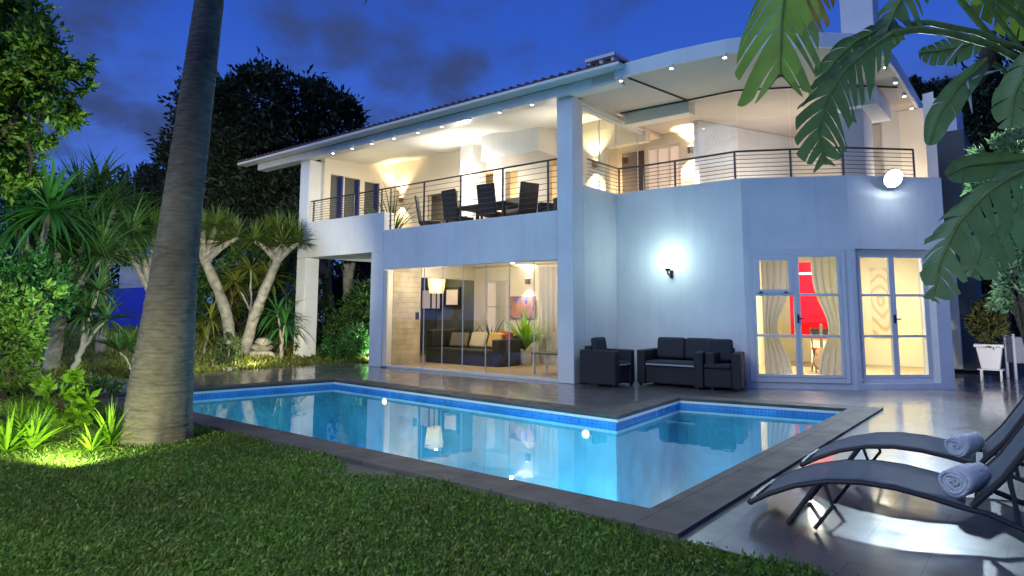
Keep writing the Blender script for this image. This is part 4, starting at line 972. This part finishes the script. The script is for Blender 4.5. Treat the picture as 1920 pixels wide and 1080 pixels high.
ptree('broadleaf_tree','round topped dark tree showing above the side wing roof',26,[(1735,185,32),(1765,180,28),(1712,175,22),(1745,215,40)],7000,.2,'leaf_dark',(1745,680))
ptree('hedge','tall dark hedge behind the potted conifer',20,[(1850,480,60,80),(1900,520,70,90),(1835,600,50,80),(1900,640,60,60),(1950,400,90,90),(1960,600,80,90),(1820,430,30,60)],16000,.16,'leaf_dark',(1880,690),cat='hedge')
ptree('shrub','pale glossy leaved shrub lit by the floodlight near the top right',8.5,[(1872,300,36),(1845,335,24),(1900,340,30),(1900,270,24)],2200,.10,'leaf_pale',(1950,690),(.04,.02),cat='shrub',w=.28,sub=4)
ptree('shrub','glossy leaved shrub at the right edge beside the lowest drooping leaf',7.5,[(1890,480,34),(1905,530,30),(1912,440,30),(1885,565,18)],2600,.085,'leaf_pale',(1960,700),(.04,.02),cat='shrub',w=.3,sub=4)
# left foreground tree, lit from below
ptree('leafy_tree','small leaved tree lit yellow green at the top left corner',7.2,[(30,60,45),(75,95,38),(110,130,30),(145,115,20),(40,170,40),(90,190,34),(130,215,24),(20,250,45),(70,250,24),(15,320,34),(55,330,18),(150,160,12),(-60,120,90),(-60,260,90),(65,30,26),(10,10,40),(0,130,50)],12500,.085,'leaf_bright',(-260,760),(.11,.05),w=.5,sub=4,sr=.5,inner=.1,branches=17)
ptree('shrub','yellow green leafy shrub at the left edge below the spiky leaves',9.,[(20,640,42),(40,600,35),(-10,580,45),(60,650,25),(20,700,35),(90,560,25)],3600,.085,'leaf_bright',(0,790),(.04,.02),cat='shrub',w=.5,sub=4)
ptree('shrub','mid green leafy shrub among the yuccas at the left',11.,[(60,540,55),(30,510,45),(100,570,35),(0,560,50)],3800,.10,'leaf_green',(60,730),(.04,.02),cat='shrub',w=.5,sub=4)
ptree('shrub','dark low shrub between the lime green bush and the yuccas',9.4,[(40,740,50,28),(110,735,40,24),(180,725,30,16),(-20,730,50,30)],3200,.08,'leaf_mid',(60,775),(.03,.02),cat='shrub',w=.5,sub=4)
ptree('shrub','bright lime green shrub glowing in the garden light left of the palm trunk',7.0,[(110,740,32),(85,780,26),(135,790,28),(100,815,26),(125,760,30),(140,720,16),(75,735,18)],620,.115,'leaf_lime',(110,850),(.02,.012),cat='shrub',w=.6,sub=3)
# palm
pb=Vector((-.36,-6.78,0))
pts=[(291,840),(295,790),(303,720),(311,650),(324,540),(340,400),(366,200),(393,0),(415,-200),(440,-420)]
wd=[124,114,108,98,84,70,60,50,44,40]
P_=[aty(x,y,pb.y) for x,y in pts]; t_=[ (p-CAM).dot(fw) for p in P_]
root=empty('palm_tree',(P_[0].x,P_[0].y,0),0,'tall leaning palm with a thick ringed grey trunk on the lawn','palm tree')
PP=[];RR=[]
for i in range(len(P_)-1):
    for j in range(26):
        q=j/26; PP.append(P_[i].lerp(P_[i+1],q)-root.location); w_=(wd[i]+(wd[i+1]-wd[i])*q)/2*(t_[i]+(t_[i+1]-t_[i])*q)/F
        RR.append(w_*(1+.016*((len(PP)%3)/2-.5)+random.uniform(-.01,.01)))
PP[0].z=-.05
mb=MB(); mb.tube(PP,RR,56)
nn_=56
for k_ in range(len(PP)):
    for j_ in range(nn_):
        i_=k_*nn_+j_; a_=2*math.pi*j_/nn_; p_=Vector(mb.v[i_]); c_=PP[k_]
        low=max(0,1-c_.z/.8)
        f_=1+random.uniform(-.008,.008)+.012*math.sin(a_*3+c_.z*2)+.03*low*math.sin(a_*9+1)*math.sin(a_*4)+.10*low*low*(.6+.4*math.sin(a_*7))
        mb.v[i_]=tuple(c_+(p_-c_)*f_)
mb.build('trunk','bark_palm',root)
V=[];Fc=[];top=PP[-1]
for i in range(22):
    a=i*2.4; e=random.uniform(.1,1.2); d=Vector((math.cos(a)*math.cos(e),math.sin(a)*math.cos(e),math.sin(e))); p=Vector(top); 
    for k in range(16):
        q=p+d*.17; 
        for sd in (-1,1): strap(V,Fc,q,(d+d.cross(Vector((0,0,1))).normalized()*sd*1.1),.65*(1-abs(k-7)/12),.035,.6,3)
        p=q; d=(d+Vector((0,0,-.09))).normalized()
np_mesh('fronds',np.array(V),np.array(Fc),'leaf_green',root)
# yuccas
def yucca(label,t,heads,base,L_=.95,W_=.055,n=64,m='leaf_strap',name='yucca',bark='bark_dragon',r0=.11,droop=.85,el=(-.75,1.35),fork=.55,group=None,gz=None,trunks=None):
    b=att(base[0],base[1],t); gz=bed_h(b.x,b.y) if gz is None else gz; b.z=gz
    r=empty(name,b,0,label,'yucca' if name=='yucca' else 'dragon tree' if name=='dragon_tree' else 'plant',group)
    V=[];Fc=[]; mb=MB(); hs=[att(x,y,t+random.uniform(-.35,.35))-b for x,y in heads]; ctr=sum(hs,Vector())/len(hs)
    if trunks:
        fk=[att(x,y,t)-b for x,y in trunks]; limb(mb,[(0,0,-.1)]+[tuple(p) for p in fk],r0,r0*.75,10,.012); f=fk[-1]
    else:
        f=ctr*fork; limb(mb,[(0,0,-.1),tuple(f*.5+Vector((random.uniform(-.1,.1),0,0))),tuple(f)],r0,r0*.8,10,.02)
    for h in hs:
        limb(mb,[tuple(f-Vector((0,0,.03))),tuple(f.lerp(h,.5)+Vector((0,0,.03))),tuple(h)],r0*.62,r0*.36,8,.012)
        rosette('',h,n,L_,W_,m,None,el,droop,5,V,Fc)
    mb.build('trunk',bark,r)
    np_mesh('leaves',np.array(V),np.array(Fc),m,r); return r
yucca('tall yucca with long blade leaves at the far left, its heads above the others',11.5,[(45,420),(15,350),(95,395)],(60,700),1.15,.085,85,'leaf_green')
yucca('yucca with two pale forking trunks left of the palm',12.5,[(105,455),(160,440),(125,530),(75,500),(190,480)],(95,690),1.05,.06,125,r0=.15)
yucca('wide yucca with spiky heads on the skyline left of the palm',14.5,[(150,370),(215,380),(245,440),(190,420),(185,350)],(190,670),1.05,.06,110)
yucca('short yucca with a thin bent trunk in front of the blue wall',11.,[(160,590),(185,545),(200,600)],(130,690),.62,.045,60,r0=.06,fork=.5)
yucca('dark yucca behind the others under the skyline',16,[(250,400),(288,432),(228,440),(200,400)],(325,650),1.1,.06,60,'leaf_mid')
yucca('yellow green fan leaved plant above the pale wall left of the palm',15.,[(262,455),(235,465)],(330,650),.8,.05,50,'leaf_strap_y',name='fan_palm')
yucca('broad leaved dark plant in front of the blue wall',10.5,[(250,665),(225,660),(275,660)],(250,690),.5,.11,14,'leaf_mid',name='broad_leaf_plant',r0=.02,el=(.5,1.5))
# dragon trees
yucca('dragon tree with a pale trunk leaning left beside the palm',16.6,[(362,450),(380,430),(405,425),(425,430),(445,445),(395,452),(425,455)],(437,640),.62,.045,110,'leaf_dragon',name='dragon_tree',r0=.155,droop=.5,el=(-.35,1.5),trunks=[(425,590),(408,540),(384,488)],group='pair of pale dragon trees')
yucca('dragon tree with a pale trunk leaning right towards the villa corner column',16.2,[(478,452),(500,438),(520,432),(545,440),(560,455),(530,458),(495,462)],(456,645),.6,.045,110,'leaf_dragon',name='dragon_tree',r0=.14,droop=.5,el=(-.35,1.5),trunks=[(478,590),(500,535),(521,487)],group='pair of pale dragon trees')
# under planting
yucca('yellow lit fan palm low between the two dragon trees',16.8,[(470,505),(440,530),(505,520)],(470,640),.75,.06,45,'leaf_strap_y',name='fan_palm',r0=.05)
yucca('arching green palm between the right dragon tree and the corner column',16.,[(535,610),(520,590)],(530,665),.9,.07,34,'leaf_green',name='arching_palm',r0=.05,droop=1.1)
yucca('reddish spiky plant behind the left dragon tree trunk',17.5,[(435,560),(420,590)],(430,640),.7,.05,45,'banana_brown',name='cordyline',r0=.05)
yucca('low yellow green spiky plant at the foot of the left dragon tree',15.8,[(385,635),(395,600)],(385,665),.55,.045,50,'leaf_strap_y',name='spiky_plant',r0=.04)
ptree('shrub','dark shrub filling the bed behind the dragon trees',19,[(400,560,60),(470,570,60),(540,540,55),(580,600,50),(360,600,40),(400,490,40),(465,490,45),(530,480,40),(360,520,40)],13000,.15,'leaf_mid',(470,660),(.05,.03),cat='shrub')
ptree('shrub','low olive shrub beside the rocks left of the corner column',17.2,[(385,660,22,16),(545,652,22,16),(565,640,18,16)],1800,.09,'leaf_strap_y',(500,675),(.03,.02),cat='shrub')
ptree('shrub','dark thicket behind the bare trunks seen through the passage',26,[(640,520,60),(600,560,50),(690,540,60),(640,600,60)],9000,.2,'leaf_dark',(650,670),(.05,.03),cat='shrub')
ptree('shrub','bright green bush seen through the passage beside the corner column',16.8,[(640,655,34,24),(665,640,26,26),(615,655,20,20),(650,680,40,14)],3200,.11,'leaf_green',(645,695),(.03,.02),cat='shrub',w=.35)
ptree('shrub','dark tall bush filling the passage behind the bright bush',18.5,[(680,600,40),(640,635,40),(700,570,45),(610,640,30)],6500,.13,'leaf_mid',(650,690),(.05,.03),cat='shrub')
for (px_,lab,lean) in ((622,'left of the two bare grey tree trunks seen through the passage',-14),(650,'right of the two bare grey tree trunks seen through the passage',2)):
    b=att(px_+8,640,20.); b.z=0; r=empty('bare_tree',b,0,lab,'tree','bare trunks behind the passage'); q=att(px_+lean,500,20.)-b
    mb=MB(); limb(mb,[(0,0,-.1),tuple(q*.55),tuple(q),tuple(q+Vector((-.1,.1,.9)))],.17,.14,10,.02); limb(mb,[tuple(q*.7),tuple(q+Vector((.35,0,.5)))],.09,.05,8,.01); mb.build('trunk','bark_dragon',r)
    clump_crown('crown',[(q.x,q.y,q.z+1.4,1.3,1.3,.9)],2600,.2,'leaf_dark',r)
# topiary, rocks, stone slab
def atbed(px,py,h=0.):
    d=ray(px,py); t=8.
    for k in range(4000):
        p=CAM+d*t
        if p.z<=(bed_h(p.x,p.y) if p.x<-6.87 else 0)+h: return p
        t+=.005
    return p
tb_=atbed(428,684); r=empty('topiary_bush',tb_,0,'small clipped dark green dome bush at the edge of the deck','topiary')
clump_crown('foliage',[(0,0,.33,.24,.24,.36)],6500,.045,'topiary_leaf',r,inner=.75,sr=.1); MB().tube([(0,0,-.05),(0,0,.4)],.025,6).build('stem','bark_dark',r)
def rock(loc,s_,m,label,seed):
    bm=bmesh.new(); bmesh.ops.create_icosphere(bm,subdivisions=3,radius=1); rs_=random.Random(seed); dirs=[(Vector((rs_.gauss(0,1),rs_.gauss(0,1),rs_.gauss(0,1))).normalized(),rs_.uniform(.6,.95)) for _ in range(14)]
    for v in bm.verts:
        p=v.co.copy()
        for d,k in dirs:
            e=p.dot(d)
            if e>k: p-=d*(e-k)
        v.co=Vector((p.x*s_[0],p.y*s_[1],p.z*s_[2]))
    me=bpy.data.meshes.new('rock'); bm.to_mesh(me); bm.free(); me.materials.append(MT[m]); o=bpy.data.objects.new('rock',me); COL.objects.link(o); o.location=loc; o.rotation_euler=(0,0,seed); tag(o,label,'rock','rocks in the garden bed')
for i,(px_,py_,zz,sz,m,lab) in enumerate([(508,662,.3,(.42,.3,.14),'rock','flat topped brown rock right of the stacked rocks'),(500,650,.5,(.34,.28,.13),'rock','brown rock stacked in the middle of the rockery'),(505,640,.68,(.28,.22,.12),'rock','topmost brown rock of the rockery'),(472,662,.2,(.26,.2,.16),'rock_white','pale rounded rock left of the brown rockery'),(438,692,.05,(.45,.16,.07),'rock_white','long low white stone at the foot of the topiary bush'),(400,690,.05,(.22,.16,.08),'rock','dark small rock left of the topiary bush')]):
    rk=atbed(488,668) if i<3 else atbed(px_,py_+1); rk=rk+Vector(((0,0,.02),(-.12,.1,.20),(.05,.05,.36))[i]) if i<3 else rk; rock(rk,sz,m,lab,i+1)
# tufts by the palm
def tuft(loc,label,n,L_,W_,m,el=(.5,1.5),name='grass_tuft'):
    r=empty(name,loc,0,label,'plant'); rosette('blades',(0,0,0),n,L_,W_,m,r,el,.8,5)
a=atz(205,838); tuft((a.x,a.y,0),'striped grassy tuft touching the palm trunk foot',46,.42,.028,'leaf_lime')
a=atz(170,850); tuft((a.x,a.y,0),'low bright tuft between the lime shrub and the palm',30,.28,.03,'leaf_lime',(.2,1.3))
for k,(px_,py_,lab) in enumerate([(12,850,'brightest fern like tuft at the left edge of the lawn'),(60,845,'bright fern like tuft second from the left edge'),(35,832,'fern like tuft behind the two brightest tufts')]):
    a=atz(px_,py_); tuft((a.x,a.y,0),lab,70,.42,.03,'leaf_lime',(.1,1.4),'fern_tuft')
# garden walls
a=aty(190,620,2.); b=aty(330,540,2.)
o=MB().box(a.x,b.x,2.,2.2,0,aty(240,540,2.).z).build('garden_wall','blue_wall'); tag(o,'bright blue garden wall behind the palm trunk','wall')
o=MB().box(a.x,b.x-.6,2.6,2.8,0,aty(260,497,2.6).z).build('garden_wall','garden_wall'); tag(o,'pale grey wall rising behind the blue garden wall','wall')
a=att(508,430,26); b=att(560,398,26); o=MB().box(a.x,b.x+1,a.y,a.y+.3,0,b.z).build('garden_wall','blue_wall'); tag(o,'dark blue wall top between the dragon tree crown and the villa corner','wall')
a=aty(535,600,4.5); b=aty(612,500,4.5); o=MB().box(a.x,b.x,4.5,4.7,0,b.z*.86).build('garden_wall','garden_wall'); tag(o,'white garden wall fragment behind the corner column','wall')
# far boundary hedge so that the garden closes
ptree('hedge','long dark hedge closing the garden behind the villa on the left',40,[(x,560,60,70) for x in range(-300,900,60)],16000,.4,'leaf_dark',(300,610),cat='hedge',branches=0)

# ------------------------------------------------------------------ giant leaves at the top right
def bleaf(mid,hw,m,parent,tear=.35,droop=.25,nlob=16,sidevec=None,wl=1.,wr=1.,name='leaf',fwd=.55):
    """mid: world points along the midrib; hw: half width (m)"""
    P=[]
    for i in range(len(mid)-1):
        for j in range(8): P.append(mid[i].lerp(mid[i+1],j/8))
    P.append(mid[-1]); 
    for _ in range(2): P=[P[0]]+[(P[i-1]+P[i]*2+P[i+1])/4 for i in range(1,len(P)-1)]+[P[-1]]
    n=len(P)-1; V=[];Fc=[]
    view=(P[n//2]-CAM).normalized() if sidevec is None else sidevec
    for sd,wk in ((-1,wl),(1,wr)):
        i=0
        while i<n:
            ln=random.choice((2,3,3,4,5)) if tear else 6; j=min(n,i+ln); 
            o=len(V); K=5; sub=j-i
            sh=random.uniform(-.05,.05); dr_=droop*random.uniform(.6,1.4)
            for k in range(K+1):
                u_=k/K
                for q in range(sub+1):
                    idx=i+q; t=idx/n; a=P[min(idx+1,n)]-P[max(idx-1,0)]; a.normalize()
                    s_=a.cross(view).normalized()*sd; prof=hw*wk*max(.03,(math.sin(math.pi*min(1,t*.93+.07))**.55))
                    cx=P[min(i+sub//2,n)]
                    gap=1-(tear*.75*u_**1.5)*random.uniform(.8,1) if tear else 1
                    off=(P[idx]-cx)*gap+cx-P[idx] if tear else Vector()
                    p=P[idx]+off+s_*prof*u_*(1+sh)+a*prof*u_*fwd+Vector((0,0,-dr_*prof*u_*u_*1.3))+view*(.10*prof*math.sin(u_*2.5))
                    V.append(tuple(p))
            for k in range(K):
                for q in range(sub): a_=o+k*(sub+1)+q; Fc.append((a_,a_+1,a_+sub+2,a_+sub+1))
            i=j
    me_=MB(); me_.add(V,Fc); o=me_.build(name,m,parent,smooth=True)
    ri=MB(); ri.tube([p-view*.006 for p in P],[.012*(1-.8*i/n)+.002 for i in range(n+1)],6); ri.build('midrib','stalk',o)
    return o
ST=Vector((8.6,-5.6,0)); st=empty('bird_of_paradise_plant',(0,0,0),0,'giant bird of paradise plant hanging torn leaves into the top right corner','plant')
def A(l,t): return [att(x,y,t if not isinstance(t,(list,tuple)) else t[i]) for i,(x,y) in enumerate(l)]
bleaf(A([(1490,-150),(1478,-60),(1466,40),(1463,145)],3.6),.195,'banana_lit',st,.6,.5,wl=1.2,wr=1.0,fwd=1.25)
bleaf(A([(1672,62),(1625,95),(1580,135),(1550,190),(1535,245),(1548,308)],3.9),.165,'banana',st,.6,.5,wl=.95,wr=.95,fwd=.75)
bleaf(A([(1700,60),(1650,55),(1600,80),(1560,120),(1545,160)],4.1),.13,'banana',st,.6,.4,wl=.9,wr=.9)
bleaf(A([(1760,-90),(1710,-30),(1680,15),(1655,75)],4.0),.12,'banana',st,.8,.5)
bleaf(A([(1580,-90),(1535,-40),(1510,10),(1500,60)],4.3),.14,'banana_brown',st,.5,.4)
bleaf(A([(1850,110),(1795,165),(1760,215),(1742,272)],4.2),.08,'banana',st,0,.2)
bleaf(A([(1860,70),(1810,85),(1765,95),(1722,100)],5.),.10,'banana',st,.3,.2)
bleaf(A([(1975,300),(1905,325),(1845,365),(1795,420),(1765,485),(1748,565)],3.8),.15,'banana',st,.6,.45,wl=.9,wr=1.1)
bleaf(A([(1990,340),(1930,370),(1885,410),(1845,455),(1820,520)],4.3),.15,'banana',st,.3,.4)
bleaf(A([(1970,60),(1930,120),(1900,180),(1895,240)],4.),.12,'banana',st,.3,.3)
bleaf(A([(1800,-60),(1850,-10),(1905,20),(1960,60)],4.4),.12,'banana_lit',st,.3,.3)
bleaf(A([(1940,300),(1870,305),(1810,312),(1775,330)],4.4),.09,'banana',st,.0,.2)
m_=MB()
for l,t,r_ in (([(1672,62),(1720,55),(1780,62),(1860,85),(1960,140)],[3.9,3.9,4,4.1,4.3],.022),([(1700,45),(1740,42),(1830,60),(1960,110)],[4.,4.,4.1,4.3],.018),([(1760,-90),(1800,0),(1850,60),(1960,160)],[4,4.1,4.2,4.3],.02),([(1850,110),(1880,130),(1960,200)],4.25,.016),([(1490,-150),(1700,-200),(1960,50)],[3.6,4,4.3],.02),([(1580,-90),(1700,-150),(1960,80)],4.3,.018),([(1970,60),(1990,120)],4.1,.016),([(1800,-60),(1960,150)],4.4,.016),([(1860,70),(1960,120)],[5,4.4],.012),([(1960,260),(1990,300)],4,.02)):
    m_.tube(A(l,t),r_,8)
m_.build('stalk','stalk',st)
m_=MB(); tr_=[att(1955,150,4.3),att(1975,350,4.3),att(2000,700,4.4)]; tr_.append(Vector((tr_[-1].x+.05,tr_[-1].y,0))); m_.tube(tr_,[.09,.1,.11,.13],10); m_.build('trunk','bark_dark',st)
m_=MB(); m_.tube(A([(1858,60),(1850,110),(1830,150),(1822,160)],4.25),[.03,.045,.05,.03],8); m_.build('dry_sheath','bark_dark',st)
def spike(a,b,t,w): 
    p=A([a,b],t); m=MB(); m.tube([p[0],p[0].lerp(p[1],.4)+Vector((0,0,.01)),p[1]],[w*.6,w,.002],8); m.build('flower_spathe','spathe',st)
spike((1822,148),(1880,130),4.2,.011); spike((1812,150),(1823,212),4.2,.013); spike((1805,82),(1772,122),4.3,.006)
# ------------------------------------------------------------------ garden lights, with added fill spots among them
def gs(a,b,e,col,ang=70,sz=.08): light('SPOT',a,e,col,sz,b,ang,.7,name='garden_and_fill_light')
gs((-.95,-6.35,2.3),(-10.4,-.2,1.9),1900,(1,.95,.70),48,.12)  # unseen spot added behind the palm trunk to light the dragon trees
gs((-1.0,-6.7,2.0),(-9.8,-4.6,2.0),900,(.86,1,.76),62,.12)  # second unseen spot added by the trunk, brightening the yuccas
gs((-6.9,-2.0,.25),(-10.8,-.4,1.0),120,(1,.93,.62),90)
gs((-2.0,-7.5,.6),att(40,620,9),130,(1,1,.6),80,.06)
gs((-6.6,1.0,.15),(-8.6,2.2,1.2),120,(.95,1,.8),100)
a=atz(60,870); gs((a.x+.5,a.y+.1,.12),(a.x-.4,a.y+.7,.45),70,(1,1,.45),130,.05)
gs((a.x-.2,a.y+.2,.6),att(60,150,7.2),300,(.95,1,.66),75)
gs((2.8,-11.5,4.2),(1.6,-7.6,0),620,(.95,1,.70),80,.5)  # unseen fill added high behind the camera to brighten the lawn
gs((-16,-.5,.4),(-24,2,1.2),2600,(.8,.85,1),120)  # spot added to lift the dark blue wall
gs((7.4,-7.2,1.0),att(1640,200,3.9),26,(.85,1,.85),110,.15)  # small fill added for the giant leaves

gs(att(1830,650,6.),att(1893,480,7.5),60,(.9,1,.9),60,.1)  # fill added to brighten the shrub at the right edge
gs((6.3,3.2,.3),(5.55,5.75,.9),140,(1,.95,.75),50,.1)  # spot added to brighten the potted conifer

_q=atz(150,850); gs((_q.x+.55,_q.y-.35,.15),att(105,775,7.0),75,(1,1,.5),75,.05)  # extra spot added on the lime shrub to brighten it
